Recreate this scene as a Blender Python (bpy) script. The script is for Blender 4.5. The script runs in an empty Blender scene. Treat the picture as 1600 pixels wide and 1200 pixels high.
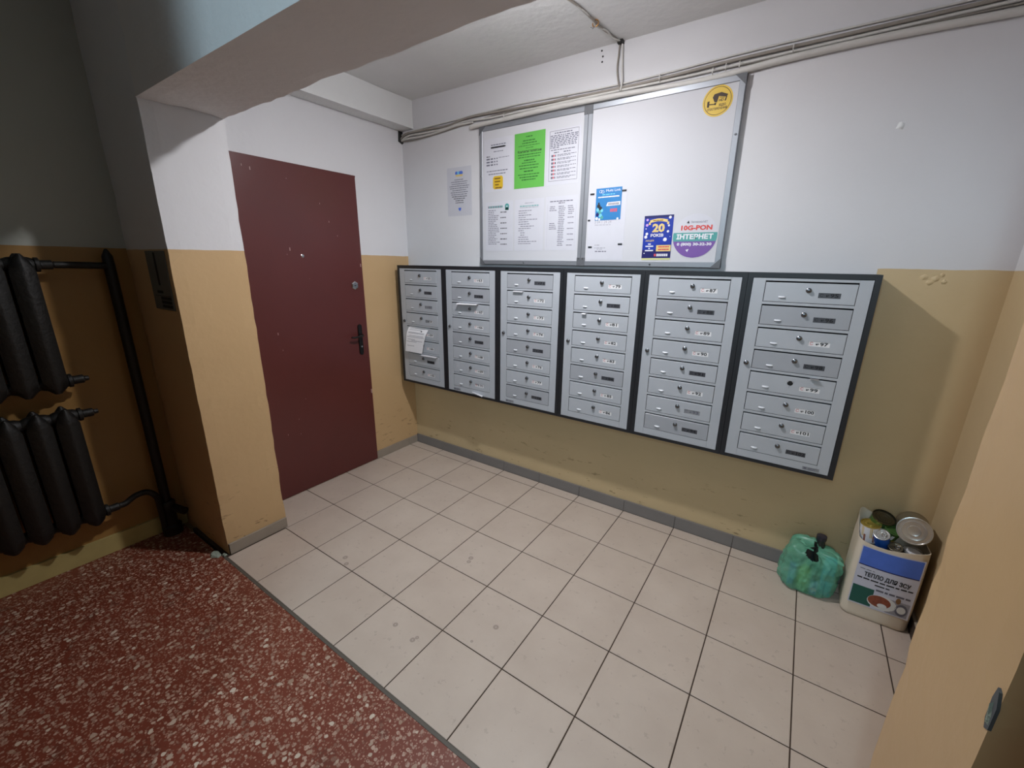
import bpy, bmesh, math, random
from mathutils import Vector, Matrix, noise
S = bpy.context.scene
COL = S.collection
PI = math.pi

# ------------------------------------------------------------------ camera, lights, exposure
cam_d = bpy.data.cameras.new('camera'); cam = bpy.data.objects.new('camera', cam_d); COL.objects.link(cam)
cam.location = (2.52731, -2.21620, 1.46941)
cam.rotation_euler = (1.290867, -0.012608, 0.598754)
cam_d.sensor_width = 36.0; cam_d.lens = 658.654 / 1600 * 36; cam_d.clip_start = 0.02
S.camera = cam
S.view_settings.view_transform = 'Standard'; S.view_settings.look = 'None'
S.view_settings.gamma = 1.0; S.view_settings.use_curve_mapping = False
S.view_settings.exposure = 0.10
W = bpy.data.worlds.new('world'); S.world = W; W.use_nodes = True
W.node_tree.nodes['Background'].inputs[0].default_value = (0.55, 0.65, 0.8, 1)
W.node_tree.nodes['Background'].inputs[1].default_value = 0.02
BULB = (1.53, -0.755, 2.415); BULB_E = 1560.0
COOL_P = 31.0
al = bpy.data.lights.new('stair_fill_light', 'AREA'); al.shape = 'RECTANGLE'; al.size = 0.22; al.size_y = 0.95; al.energy = COOL_P; al.color = (0.62, 0.86, 1.0)  # unseen cool stairwell light, moved and strengthened to act as added fill
ao = bpy.data.objects.new('stair_fill_light', al); COL.objects.link(ao); ao.location = (2.30, -3.90, 2.20)
ao.rotation_euler = (Vector((1.7, -1.0, 1.3)) - Vector(ao.location)).to_track_quat('-Z', 'Y').to_euler()

# ------------------------------------------------------------------ helpers
def lin(c):
    return tuple(((x / 255) / 12.92 if x <= 10 else (((x / 255) + .055) / 1.055) ** 2.4) for x in c) + (1,)
def newmat(name):
    m = bpy.data.materials.new(name); m.use_nodes = True
    return m, m.node_tree, m.node_tree.nodes['Principled BSDF']
def mat(name, rgb, rough=.5, metal=0.0, var=0.0, scale=20, bump=0.0, bscale=60, spec=None):
    m, nt, b = newmat(name)
    b.inputs['Base Color'].default_value = lin(rgb); b.inputs['Roughness'].default_value = rough
    b.inputs['Metallic'].default_value = metal
    if spec is not None: b.inputs['Specular IOR Level'].default_value = spec
    if var or bump:
        g = nt.nodes.new('ShaderNodeNewGeometry')
    if var:
        n = nt.nodes.new('ShaderNodeTexNoise'); n.inputs['Scale'].default_value = scale; n.inputs['Detail'].default_value = 5
        nt.links.new(g.outputs['Position'], n.inputs['Vector'])
        mx = nt.nodes.new('ShaderNodeMix'); mx.data_type = 'RGBA'
        c = lin(rgb); mx.inputs[6].default_value = tuple(v * (1 - var) for v in c[:3]) + (1,); mx.inputs[7].default_value = tuple(min(1, v * (1 + var)) for v in c[:3]) + (1,)
        nt.links.new(n.outputs['Fac'], mx.inputs[0]); nt.links.new(mx.outputs[2], b.inputs['Base Color'])
    if bump:
        n = nt.nodes.new('ShaderNodeTexNoise'); n.inputs['Scale'].default_value = bscale; n.inputs['Detail'].default_value = 4
        nt.links.new(g.outputs['Position'], n.inputs['Vector'])
        bp = nt.nodes.new('ShaderNodeBump'); bp.inputs['Strength'].default_value = bump; bp.inputs['Distance'].default_value = .01
        nt.links.new(n.outputs['Fac'], bp.inputs['Height']); nt.links.new(bp.outputs[0], b.inputs['Normal'])
    return m

def math_node(nt, op, a, b=None, c=None):
    n = nt.nodes.new('ShaderNodeMath'); n.operation = op
    for i, v in enumerate((a, b, c)):
        if v is None: continue
        if isinstance(v, (int, float)): n.inputs[i].default_value = v
        else: nt.links.new(v, n.inputs[i])
    return n.outputs[0]
def mixc(nt, fac, a, b):
    mx = nt.nodes.new('ShaderNodeMix'); mx.data_type = 'RGBA'
    for i, v in ((0, fac), (6, a), (7, b)):
        if isinstance(v, (tuple, float, int)): mx.inputs[i].default_value = v
        else: nt.links.new(v, mx.inputs[i])
    return mx.outputs[2]
def noise_tex(nt, vec, scale, detail=4, rough=.5):
    n = nt.nodes.new('ShaderNodeTexNoise'); n.inputs['Scale'].default_value = scale; n.inputs['Detail'].default_value = detail
    n.inputs['Roughness'].default_value = rough; nt.links.new(vec, n.inputs['Vector']); return n.outputs['Fac']

def wall_mat(name, dado, step=None, white=(224, 224, 227), tan=(208, 176, 132), marks=True):
    """white plaster above a glossy tan oil-paint dado"""
    m, nt, b = newmat(name)
    g = nt.nodes.new('ShaderNodeNewGeometry'); pos = g.outputs['Position']
    sep = nt.nodes.new('ShaderNodeSeparateXYZ'); nt.links.new(pos, sep.inputs[0])
    wob = noise_tex(nt, pos, 9, 5)
    z = math_node(nt, 'ADD', sep.outputs['Z'], math_node(nt, 'MULTIPLY', math_node(nt, 'SUBTRACT', wob, .5), .008))
    if step:   # the paint line was cut in at another height beyond x = step[0]
        dado = math_node(nt, 'ADD', dado, math_node(nt, 'MULTIPLY', math_node(nt, 'GREATER_THAN', sep.outputs['X'], step[0]), step[1]))
    isw = math_node(nt, 'GREATER_THAN', z, dado)
    big = noise_tex(nt, pos, 2.2, 6, .6); fine = noise_tex(nt, pos, 30, 3)
    w1 = lin(white); w0 = tuple(v * .90 for v in w1[:3]) + (1,)
    t1 = lin(tan); t0 = (t1[0] * .84, t1[1] * .82, t1[2] * .80, 1)
    cw = mixc(nt, big, w0, w1); ct = mixc(nt, big, t0, t1)
    if marks:   # scuffs low on the paint
        mp = nt.nodes.new('ShaderNodeMapping'); mp.inputs['Scale'].default_value = (7, 7, 26); mp.inputs['Rotation'].default_value = (.35, .3, 0)
        nt.links.new(pos, mp.inputs[0]); sc = noise_tex(nt, mp.outputs[0], 1.6, 5, .65)
        low = math_node(nt, 'SUBTRACT', 1.0, math_node(nt, 'MULTIPLY', sep.outputs['Z'], 2.2)); lowc = math_node(nt, 'MAXIMUM', low, 0.0)
        s = math_node(nt, 'MULTIPLY', math_node(nt, 'GREATER_THAN', sc, .635), lowc)
        ct = mixc(nt, math_node(nt, 'MULTIPLY', s, .75), ct, lin((105, 84, 55)))
    colr = mixc(nt, isw, ct, cw)
    nt.links.new(colr, b.inputs['Base Color'])
    r = math_node(nt, 'ADD', math_node(nt, 'MULTIPLY', isw, .40), .42); nt.links.new(r, b.inputs['Roughness'])
    b.inputs['Specular IOR Level'].default_value = .35
    bp = nt.nodes.new('ShaderNodeBump'); bp.inputs['Strength'].default_value = .35; bp.inputs['Distance'].default_value = .006
    h = math_node(nt, 'ADD', math_node(nt, 'MULTIPLY', noise_tex(nt, pos, 14, 5), .7), math_node(nt, 'MULTIPLY', fine, .35))
    nt.links.new(h, bp.inputs['Height']); nt.links.new(bp.outputs[0], b.inputs['Normal'])
    return m

class MB:
    def __init__(s): s.v = []; s.f = []; s.mi = []; s.mats = []
    def mid(s, m):
        if m not in s.mats: s.mats.append(m)
        return s.mats.index(m)
    def add(s, vs, fs, m):
        o = len(s.v); s.v += [tuple(p) for p in vs]; i = s.mid(m)
        for f in fs: s.f.append(tuple(o + k for k in f)); s.mi.append(i)
        return s
    def box(s, x0, x1, y0, y1, z0, z1, m):
        v = [(x, y, z) for x in (x0, x1) for y in (y0, y1) for z in (z0, z1)]
        return s.add(v, [(0, 1, 3, 2), (4, 6, 7, 5), (0, 4, 5, 1), (2, 3, 7, 6), (0, 2, 6, 4), (1, 5, 7, 3)], m)
    def hull(s, lo, hi, m):
        """prism from matching loops lo / hi"""
        n = len(lo); fs = [(i, (i + 1) % n, n + (i + 1) % n, n + i) for i in range(n)]
        return s.add(list(lo) + list(hi), fs + [tuple(range(n))[::-1], tuple(range(n, 2 * n))], m)
    def ybox(s, x0, x1, z0, z1, yb, yf, c, m):
        """slab facing -y with chamfered front edge"""
        A = [(x0, yb, z0), (x1, yb, z0), (x1, yb, z1), (x0, yb, z1)]
        B = [(p[0], yf + c, p[2]) for p in A]
        D = [(x0 + c, yf, z0 + c), (x1 - c, yf, z0 + c), (x1 - c, yf, z1 - c), (x0 + c, yf, z1 - c)]
        fs = [(3, 2, 1, 0)]
        for o in (0, 4): fs += [(o + i, o + (i + 1) % 4, o + 4 + (i + 1) % 4, o + 4 + i) for i in range(4)]
        fs.append((8, 9, 10, 11)); return s.add(A + B + D, fs, m)
    def tube(s, pts, r, m, seg=10, cap=True):
        pts = [Vector(p) for p in pts]; n = len(pts); rs = r if isinstance(r, (list, tuple)) else [r] * n
        T = [(pts[min(i + 1, n - 1)] - pts[max(i - 1, 0)]).normalized() for i in range(n)]
        a = Vector((0, 0, 1)) if abs(T[0].z) < .9 else Vector((1, 0, 0))
        N = (a - T[0] * a.dot(T[0])).normalized(); vs = []
        for i in range(n):
            N = (N - T[i] * N.dot(T[i])).normalized(); Bv = T[i].cross(N)
            for k in range(seg):
                t = 2 * PI * k / seg; vs.append(pts[i] + (N * math.cos(t) + Bv * math.sin(t)) * rs[i])
        fs = [(i * seg + k, i * seg + (k + 1) % seg, (i + 1) * seg + (k + 1) % seg, (i + 1) * seg + k) for i in range(n - 1) for k in range(seg)]
        if cap: fs += [tuple(range(seg))[::-1], tuple(range((n - 1) * seg, n * seg))]
        return s.add(vs, fs, m)
    def lathe(s, prof, M, m, seg=24, cap=True):
        """prof: (radius, height) along local z of matrix M"""
        vs = []; n = len(prof)
        for r, h in prof:
            for k in range(seg):
                t = 2 * PI * k / seg; vs.append(M @ Vector((r * math.cos(t), r * math.sin(t), h)))
        fs = [(i * seg + k, i * seg + (k + 1) % seg, (i + 1) * seg + (k + 1) % seg, (i + 1) * seg + k) for i in range(n - 1) for k in range(seg)]
        if cap: fs += [tuple(range(seg))[::-1], tuple(range((n - 1) * seg, n * seg))]
        return s.add(vs, fs, m)
    def text(s, txt, at, m, size=.02, width=None, bold=0.0, align='CENTER', nrm='-y', rot=0.0, ax=None):
        vs, fs = text_geo(txt, bold, align)
        if not vs: return s
        if width:
            xs = [p[0] for p in vs]; sx = width / (max(xs) - min(xs))
        else: sx = size
        at = Vector(at)
        if ax: X, Y = Vector(ax[0]), Vector(ax[1])
        elif nrm == '-y': X, Y = Vector((1, 0, 0)), Vector((0, 0, 1))
        elif nrm == '+x': X, Y = Vector((0, 1, 0)), Vector((0, 0, 1))
        if rot:
            c, q = math.cos(rot), math.sin(rot); X, Y = X * c + Y * q, Y * c - X * q
        s.add([at + X * (p[0] * sx) + Y * (p[1] * size) for p in vs], fs, m); return s
    def build(s, name, parent=None, origin=(0, 0, 0), smooth=None, kind=None, weld=False):
        me = bpy.data.meshes.new(name); o = Vector(origin)
        me.from_pydata([Vector(p) - o for p in s.v], [], s.f)
        for m in s.mats: me.materials.append(m)
        me.polygons.foreach_set('material_index', s.mi)
        if weld:
            bm = bmesh.new(); bm.from_mesh(me); bmesh.ops.remove_doubles(bm, verts=bm.verts, dist=1e-5)
            bmesh.ops.recalc_face_normals(bm, faces=bm.faces); bm.to_mesh(me); bm.free()
        me.update()
        if smooth:
            me.polygons.foreach_set('use_smooth', [True] * len(me.polygons)); me.set_sharp_from_angle(angle=math.radians(smooth))
        return link(name, me, parent, origin, kind)
def link(name, me, parent=None, origin=(0, 0, 0), kind=None, loc=None):
    ob = bpy.data.objects.new(name, me); COL.objects.link(ob)
    if parent: ob.parent = parent
    else: ob.location = origin
    if loc is not None: ob.location = loc
    if kind: ob['kind'] = kind
    return ob
def empty(name, loc):
    o = bpy.data.objects.new(name, None); COL.objects.link(o); o.location = loc; o.empty_display_size = .05; return o
def tag(o, label, cat=None, group=None):
    o['label'] = label
    if cat: o['category'] = cat
    if group: o['group'] = group
    return o
_tc = {}
def text_geo(txt, bold, align):
    k = (txt, bold, align)
    if k not in _tc:
        cu = bpy.data.curves.new('t', 'FONT'); cu.body = txt; cu.align_x = align; cu.align_y = 'CENTER'
        cu.offset = bold; cu.resolution_u = 2; cu.size = 1.0
        ob = bpy.data.objects.new('t', cu); COL.objects.link(ob)
        dg = bpy.context.evaluated_depsgraph_get(); e = ob.evaluated_get(dg); me = e.to_mesh()
        vs = [tuple(v.co) for v in me.vertices]; fs = [tuple(p.vertices) for p in me.polygons]
        e.to_mesh_clear(); bpy.data.objects.remove(ob); bpy.data.curves.remove(cu); _tc[k] = (vs, fs)
    return _tc[k]

T = .303; WY = .093
RINGS = ((.796, -1.170, .013), (.842, -1.196, .012), (1.327, -.801, .013), (1.336, -.828, .011), (1.334, -1.305, .011), (1.449, -1.316, .011), (1.456, -1.298, .008), (1.688, -1.073, .012), (1.649, -1.184, .006))
# ------------------------------------------------------------------ materials
M_tan_wall = wall_mat('plaster_dado_back', 1.436, step=(2.755, .029), white=(214, 214, 217), tan=(204, 182, 143))
M_side_wall = wall_mat('plaster_dado_side', 1.507)
M_grip = mat('pressed_grip', (206, 209, 214), .35)
M_letter = mat('letter_paper', (236, 236, 240), .6)
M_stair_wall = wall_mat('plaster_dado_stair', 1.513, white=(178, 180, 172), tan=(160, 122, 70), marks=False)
M_white = mat('white_plaster', (222, 223, 223), .85, var=.06, scale=3, bump=.25, bscale=25)
M_lintel = mat('lintel_plaster', (222, 220, 220), .85, var=.05, scale=4, bump=.3, bscale=30)
M_grout = mat('grout', (62, 48, 38), .9, var=.2, scale=30)
M_bb = mat('baseboard_tile', (152, 142, 130), .45, var=.10, scale=12)
M_bb2 = mat('baseboard_tile_cool', (122, 118, 116), .45, var=.10, scale=12)
M_bbpaint = mat('painted_plinth', (176, 160, 104), .6, var=.15, scale=14)
M_black = mat('black_metal', (30, 33, 38), .45)
M_dark = mat('cabinet_inside', (16, 17, 19), .9)
M_grey = mat('grey_powder_coat', (177, 182, 189), .36, metal=.0, var=.04, scale=6, bump=.04, bscale=400)
M_greyd = mat('darker_grey_powder_coat', (162, 166, 173), .34, metal=.0, var=.05, scale=6)
M_chrome = mat('chrome', (190, 192, 195), .22, metal=1.0)
M_lockb = mat('lock_zinc', (120, 122, 126), .3, metal=.9)
M_key = mat('keyhole', (12, 12, 14), .7)
M_paper = mat('paper', (194, 195, 203), .7, var=.03, scale=20)
M_papw = mat('paper_bright', (206, 206, 211), .6)
M_plate = mat('plate_paper', (226, 226, 228), .5)
M_plated = mat('plate_faded', (72, 74, 80), .35)
M_plateg = mat('plate_grey', (138, 141, 146), .4)
M_ink = mat('ink_black', (28, 28, 34), .7)
M_inkg = mat('ink_grey', (98, 98, 112), .7)
M_inkl = mat('ink_light', (150, 150, 160), .7)
M_red = mat('ink_red', (200, 70, 80), .6)
M_green = mat('green_paper', (92, 172, 72), .6)
M_inkgr = mat('ink_on_green', (34, 92, 36), .7)
M_yel = mat('yellow_print', (205, 170, 40), .5)
M_inky = mat('ink_on_yellow', (120, 88, 20), .7)
M_teal = mat('teal_print', (74, 150, 146), .5)
M_purp = mat('purple_print', (112, 78, 152), .5)
M_blue = mat('blue_print', (36, 116, 176), .45, var=.1, scale=20)
M_navy = mat('navy_print', (14, 46, 150), .4, var=.35, scale=25)
M_navyd = mat('navy_dark_print', (18, 22, 90), .4)
M_gold = mat('gold_print', (214, 190, 120), .4, var=.15, scale=90)
M_wht = mat('white_print', (218, 218, 224), .5)
M_cyan = mat('cyan_print', (110, 190, 220), .5)
M_alu = mat('aluminium', (150, 154, 160), .45, metal=.6)
M_board = mat('board_white', (192, 193, 198), .75, var=.02, scale=4)
M_clamp = mat('grey_plastic', (92, 94, 98), .5, var=.15, scale=80)
M_cam = mat('sticker_yellow', (205, 172, 55), .45)
M_camk = mat('sticker_black', (52, 36, 20), .6)
M_door = mat('oxblood_paint', (92, 43, 41), .30, var=.14, scale=3, bump=.06, bscale=30)
M_chip = mat('bare_chip', (170, 140, 135), .7)
M_hand = mat('black_handle', (20, 18, 18), .25)
M_iron = mat('old_black_iron', (13, 11, 9), .55, var=.3, scale=25, bump=.25, bscale=60)
M_cable = mat('painted_cable', (196, 194, 190), .55, var=.08, scale=12)
M_cabled = mat('dusty_cable', (140, 134, 126), .6, var=.2, scale=14)
M_sign = mat('sign_plate', (98, 100, 96), .5)
M_plast = mat('hdpe_plastic', (214, 202, 184), .42, var=.05, scale=10)
M_tin = mat('tin_metal', (196, 196, 194), .25, metal=.7)
M_tinside = mat('tin_side', (140, 132, 116), .35, metal=.8, var=.15, scale=30)
M_tindark = mat('dark_lid', (82, 82, 70), .25, metal=.9)
M_tgreen = mat('green_label', (66, 96, 48), .35, var=.3, scale=40)
M_lblue = mat('label_blue', (76, 112, 205), .45, var=.15, scale=25)
M_lwhite = mat('label_paper', (196, 198, 214), .45)
M_lgreen = mat('label_green', (24, 86, 76), .45)
M_food = mat('label_food', (136, 72, 50), .5, var=.5, scale=120)
M_foodw = mat('label_plate', (212, 214, 214), .5)
M_bluep = mat('bright_blue', (30, 90, 190), .4)
M_plaster = mat('broken_plaster', (150, 160, 146), .8, var=.2, scale=60, bump=.5, bscale=120)
M_plasterd = mat('dark_hole', (84, 88, 90), .95)
M_bulb = bpy.data.materials.new('lit_bulb'); M_bulb.use_nodes = True
nt = M_bulb.node_tree; nt.nodes.clear(); e = nt.nodes.new('ShaderNodeEmission'); e.inputs[0].default_value = (0.985, .975, 1.0, 1); e.inputs[1].default_value = BULB_E
oo = nt.nodes.new('ShaderNodeOutputMaterial'); nt.links.new(e.outputs[0], oo.inputs[0])

def tile_mat():
    m, nt, b = newmat('floor_tile_glaze')
    g = nt.nodes.new('ShaderNodeNewGeometry'); pos = g.outputs['Position']
    oi = nt.nodes.new('ShaderNodeObjectInfo')
    n1 = noise_tex(nt, pos, 5, 6, .6); n2 = noise_tex(nt, pos, 28, 5, .7)
    c = mixc(nt, n1, lin((178, 162, 149)), lin((204, 190, 177)))
    spk = math_node(nt, 'MULTIPLY', math_node(nt, 'GREATER_THAN', n2, .62), .22)
    c = mixc(nt, spk, c, lin((120, 108, 98)))
    c = mixc(nt, math_node(nt, 'MULTIPLY', oi.outputs['Random'], .16), c, lin((180, 160, 143)))
    # dried drip rings left on the glaze
    for (x, y, r) in RINGS:
        vd = nt.nodes.new('ShaderNodeVectorMath'); vd.operation = 'DISTANCE'; nt.links.new(pos, vd.inputs[0]); vd.inputs[1].default_value = (x, y, 0)
        d = math_node(nt, 'ABSOLUTE', math_node(nt, 'SUBTRACT', vd.outputs['Value'], r * .62))
        c = mixc(nt, math_node(nt, 'MULTIPLY', math_node(nt, 'LESS_THAN', d, r * .38), .42), c, lin((92, 76, 70)))
    nt.links.new(c, b.inputs['Base Color']); b.inputs['Roughness'].default_value = .42; b.inputs['Specular IOR Level'].default_value = .4
    return m
M_tile = tile_mat()
def terrazzo():
    m, nt, b = newmat('terrazzo')
    g = nt.nodes.new('ShaderNodeNewGeometry'); pos = g.outputs['Position']
    dist = nt.nodes.new('ShaderNodeTexNoise'); dist.inputs['Scale'].default_value = 45; nt.links.new(pos, dist.inputs['Vector'])
    vm = nt.nodes.new('ShaderNodeVectorMath'); vm.operation = 'MULTIPLY_ADD'; nt.links.new(dist.outputs['Color'], vm.inputs[0]); vm.inputs[1].default_value = (.012, .012, 0); nt.links.new(pos, vm.inputs[2])
    base = mixc(nt, noise_tex(nt, pos, 3.0, 5), lin((104, 50, 34)), lin((124, 62, 46)))
    for sc, thr, keep, col, col2 in ((66, .42, .48, (186, 158, 140), (128, 88, 72)), (130, .42, .48, (170, 130, 112), (124, 84, 68)), (44, .36, .84, (200, 184, 166), (150, 118, 98))):
        v = nt.nodes.new('ShaderNodeTexVoronoi'); v.voronoi_dimensions = '2D'; v.inputs['Scale'].default_value = sc; nt.links.new(vm.outputs[0], v.inputs['Vector'])
        sp = nt.nodes.new('ShaderNodeSeparateColor'); nt.links.new(v.outputs['Color'], sp.inputs[0])
        size = math_node(nt, 'MULTIPLY', math_node(nt, 'ADD', math_node(nt, 'MULTIPLY', sp.outputs[1], .7), .45), thr)
        on = math_node(nt, 'MULTIPLY', math_node(nt, 'LESS_THAN', v.outputs['Distance'], size), math_node(nt, 'GREATER_THAN', sp.outputs[0], keep))
        base = mixc(nt, on, base, mixc(nt, sp.outputs[2], lin(col2), lin(col)))
    dirt = noise_tex(nt, pos, 6, 6, .7)
    base = mixc(nt, math_node(nt, 'MULTIPLY', math_node(nt, 'GREATER_THAN', dirt, .60), .25), base, lin((60, 42, 34)))
    nt.links.new(base, b.inputs['Base Color']); b.inputs['Roughness'].default_value = .45; b.inputs['Specular IOR Level'].default_value = .4
    return m
M_terr = terrazzo()

# ------------------------------------------------------------------ the setting
def rough_box(name, x0, x1, y0, y1, z0, z1, m, step=.05, amp=.004, label=None, seed=0):
    """plaster block whose arrises wander a little, as hand-finished plaster does"""
    def axis(a, b): n = max(1, round((b - a) / step)); return [a + (b - a) * i / n for i in range(n + 1)]
    X, Y, Z = axis(x0, x1), axis(y0, y1), axis(z0, z1); mb = MB(); rnd = random.Random(seed)
    def jig(p):
        q = Vector(p); on = [abs(q[i] - lo) < 1e-6 or abs(q[i] - hi) < 1e-6 for i, (lo, hi) in enumerate(((x0, x1), (y0, y1), (z0, z1)))]
        if sum(on) == 2:
            cen = ((x0 + x1) / 2, (y0 + y1) / 2, (z0 + z1) / 2)
            n = (noise.noise(q * 9 + Vector((seed, 0, 0))) * .5 + noise.noise(q * 40) * .6 + .35)
            for i in range(3):
                if on[i]: q[i] += (1 if cen[i] > p[i] else -1) * amp * n
        return q
    def grid(A, B, f):
        vs = [jig(f(a, b)) for a in A for b in B]; nb = len(B)
        mb.add(vs, [(i * nb + j, i * nb + j + 1, (i + 1) * nb + j + 1, (i + 1) * nb + j) for i in range(len(A) - 1) for j in range(nb - 1)], m)
    for x in (x0, x1): grid(Y, Z, lambda a, b, x=x: (x, a, b))
    for y in (y0, y1): grid(X, Z, lambda a, b, y=y: (a, y, b))
    for z in (z0, z1): grid(X, Y, lambda a, b, z=z: (a, b, z))
    o = mb.build(name, origin=(x0, y0, z0), kind='structure', weld=True)
    if label: o['label'] = label
    return o
def sbox(name, *a, label=None):
    o = MB().box(*a).build(name, origin=(a[0], a[2], a[4]), kind='structure')
    if label: o['label'] = label
    return o
wb = sbox('wall_back', -.10, 3.30, WY, WY + .12, -.10, 2.515, M_tan_wall, label='long white wall with tan painted lower half behind the letterboxes')
wl = sbox('wall_left', -.12, 0.0, -1.1935, WY, -.10, 2.515, M_side_wall, label='white wall with tan lower half around the dark red door')
wr = sbox('wall_right', 3.135, 3.27, -1.2, WY, -.10, 2.515, M_tan_wall, label='narrow tan strip of side wall behind the right pillar')
rough_box('wall_front_left', -.23, .286, -1.5, -1.194, -.02, 2.90, M_side_wall, amp=.005, label='short wall pillar left of the opening, lit on its narrow side', seed=3)
rough_box('wall_front_right', 2.82, 3.60, -1.523, -1.2, -.02, 2.90, M_side_wall, amp=.005, label='tan wall pillar at the right edge of the picture', seed=5)
rough_box('trim_1', .2885, 2.8175, -1.503, -1.197, 2.061, 2.90, M_lintel, amp=.006, label='deep plastered lintel spanning the opening', seed=8)
rough_box('trim_2', 0.0, .118, -1.197, WY, 2.343, 2.515, M_white, amp=.002, label='small white beam along the wall above the door', seed=2)
sbox('ceiling', -.12, 3.27, -1.2, WY + .12, 2.515, 2.60, M_white, label='white plaster ceiling over the letterboxes')
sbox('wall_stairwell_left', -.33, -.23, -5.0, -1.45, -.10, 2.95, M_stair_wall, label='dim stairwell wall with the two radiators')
sbox('wall_light_blocker_left', -.23, 1.57, -2.87, -2.72, -.10, 2.95, M_stair_wall)  # unseen wall added so its end cuts off the cool light leftward
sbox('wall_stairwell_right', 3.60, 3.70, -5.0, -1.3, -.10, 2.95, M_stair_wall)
sbox('wall_light_blocker_right', 2.60, 3.60, -2.62, -2.47, -.10, 2.95, M_stair_wall)  # unseen wall added to keep the cool light off the right pillar's front
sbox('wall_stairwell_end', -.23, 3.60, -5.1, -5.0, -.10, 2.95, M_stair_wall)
sbox('ceiling_stairwell', -.33, 3.70, -5.1, -1.3, 2.90, 3.0, M_white)
YE = -1.515
fl = sbox('floor', -.12, 3.27, YE, WY + .02, -.06, -.0014, M_grout, label='floor of beige square tiles with dark joints')
ft = sbox('floor_stairwell', -.30, 3.70, -5.05, YE - .012, -.06, -.001, M_terr, label='dark red terrazzo floor with pale stone chips')
sbox('trim_3', .29, 2.82, YE - .012, YE, -.05, .0005, mat('edge_strip', (88, 82, 74), .6), label='thin grey strip between terrazzo and tiles')
tile_me = {}
def tile(x0, x1, y0, y1):
    w, d = round(x1 - x0, 4), round(y1 - y0, 4); k = (w, d)
    if k not in tile_me:
        c = .0012; mb = MB(); A = [(0, 0, -.008), (w, 0, -.008), (w, d, -.008), (0, d, -.008)]; B = [(p[0], p[1], -c) for p in A]
        D = [(c, c, 0), (w - c, c, 0), (w - c, d - c, 0), (c, d - c, 0)]
        fs = []
        for o in (0, 4): fs += [(o + i, o + (i + 1) % 4, o + 4 + (i + 1) % 4, o + 4 + i) for i in range(4)]
        mb.add(A + B + D, fs + [(8, 9, 10, 11)], M_tile)
        me = bpy.data.meshes.new('tile'); me.from_pydata(mb.v, [], mb.f); me.materials.append(M_tile); me.update(); tile_me[k] = me
    o = link('tile', tile_me[k], fl, loc=Vector((x0, y0, 0)) - fl.location); return o
rt = random.Random(4)
xs = [i * T for i in range(0, 11)] + [3.135]
rows = [(.001, WY - .012)] + [(-(j + 1) * T, -j * T) for j in range(4)] + [(YE, -4 * T)]
J = .0021
for ri, (ya, yb) in enumerate(rows):
    for i in range(11):
        xa, xb = xs[i], xs[i + 1]
        if ri == 5:
            if i == 0: continue
            xb = min(xb, 2.818)
            if xb - xa < .02: continue
        if xb - xa < .03: continue
        tile(xa + J, xb - J, ya + J, yb - J)
# baseboard tiles: one object per tile
def base_run(name, ax, fix, lo, hi, cuts, m, h=.070, side=1, label=None):
    root = MB(); 
    if ax == 'x': root.box(lo, hi, fix - .004, fix - .0005, 0.0, h - .004, M_grout)
    else: root.box(fix + .0005, fix + .004, lo, hi, 0.0, h - .004, M_grout)
    r = root.build(name, kind='structure', origin=(lo if ax == 'x' else fix, fix if ax == 'x' else lo, 0))
    if label: r['label'] = label
    for a, b in zip(cuts[:-1], cuts[1:]):
        mb = MB(); hh = h + rt.uniform(-.002, .002)
        if ax == 'x': mb.box(a + .001, b - .001, fix - .012, fix - .001, .0005, hh, m)
        else: mb.box(fix + .001, fix + .012, a + .001, b - .001, .0005, hh, m)
        o = mb.build('tile', origin=(a, fix, 0) if ax == 'x' else (fix, a, 0)); o.parent = r; o.location = Vector(o.location) - r.location
    return r
base_run('baseboard_back', 'x', WY, 0, 3.135, [0.012] + [i * T for i in range(1, 11)] + [3.135], M_bb2, label='grey tile baseboard under the letterbox wall')
base_run('baseboard_left', 'y', 0.0, -.335, WY, [-.335, -.012, WY - .012], M_bb, h=.062, label='short grey tile baseboard right of the door')
base_run('baseboard_pillar', 'y', .286, -1.495, -1.196, [-1.495, -1.196], M_bb, h=.060, label='grey tile baseboard at the foot of the lit pillar')
base_run('baseboard_right', 'y', 3.122, -1.19, WY - .014, [-1.19, -.9, -.6, -.3, WY - .014], M_bb, h=.068)
sbox('baseboard_stairwell', -.2295, -.214, -4.9, -1.502, 0.0, .092, M_bbpaint, label='pale yellow painted plinth under the radiators')

# three drilled holes high on the wall
for x, z in ((1.483, 2.498), (1.490, 2.472), (1.488, 2.449)):
    mb = MB(); mb.lathe([(.0045, 0), (.0045, .0012)], Matrix.Translation((x, WY - .0002, z)) @ Matrix.Rotation(PI / 2, 4, 'X'), M_key, 10)
    o = mb.build('drilled_hole', origin=(x, WY, z)); o.parent = wb; o.location = Vector(o.location) - wb.location
def lump(x, z, r, m=M_white, seed=1, par=wb, d=.004):
    rn = random.Random(seed); mb = MB(); n = 12; vs = []
    for k in range(n):
        t = 2 * PI * k / n; rr = r * rn.uniform(.7, 1.15); vs.append((x + rr * math.cos(t), WY, z + rr * math.sin(t)))
    for k in range(n):
        t = 2 * PI * k / n; rr = r * .55 * rn.uniform(.6, 1.2); vs.append((x + rr * math.cos(t), WY - d * rn.uniform(.5, 1.2), z + rr * math.sin(t)))
    vs.append((x, WY - d, z))
    fs = [(k, (k + 1) % n, n + (k + 1) % n, n + k) for k in range(n)] + [(n + k, n + (k + 1) % n, 2 * n) for k in range(n)]
    mb.add(vs, fs, m); o = mb.build('plaster_lump', origin=(x, WY, z), smooth=50); o.parent = par; o.location = Vector(o.location) - par.location
lump(2.72, 1.985, .014, seed=3)
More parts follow.
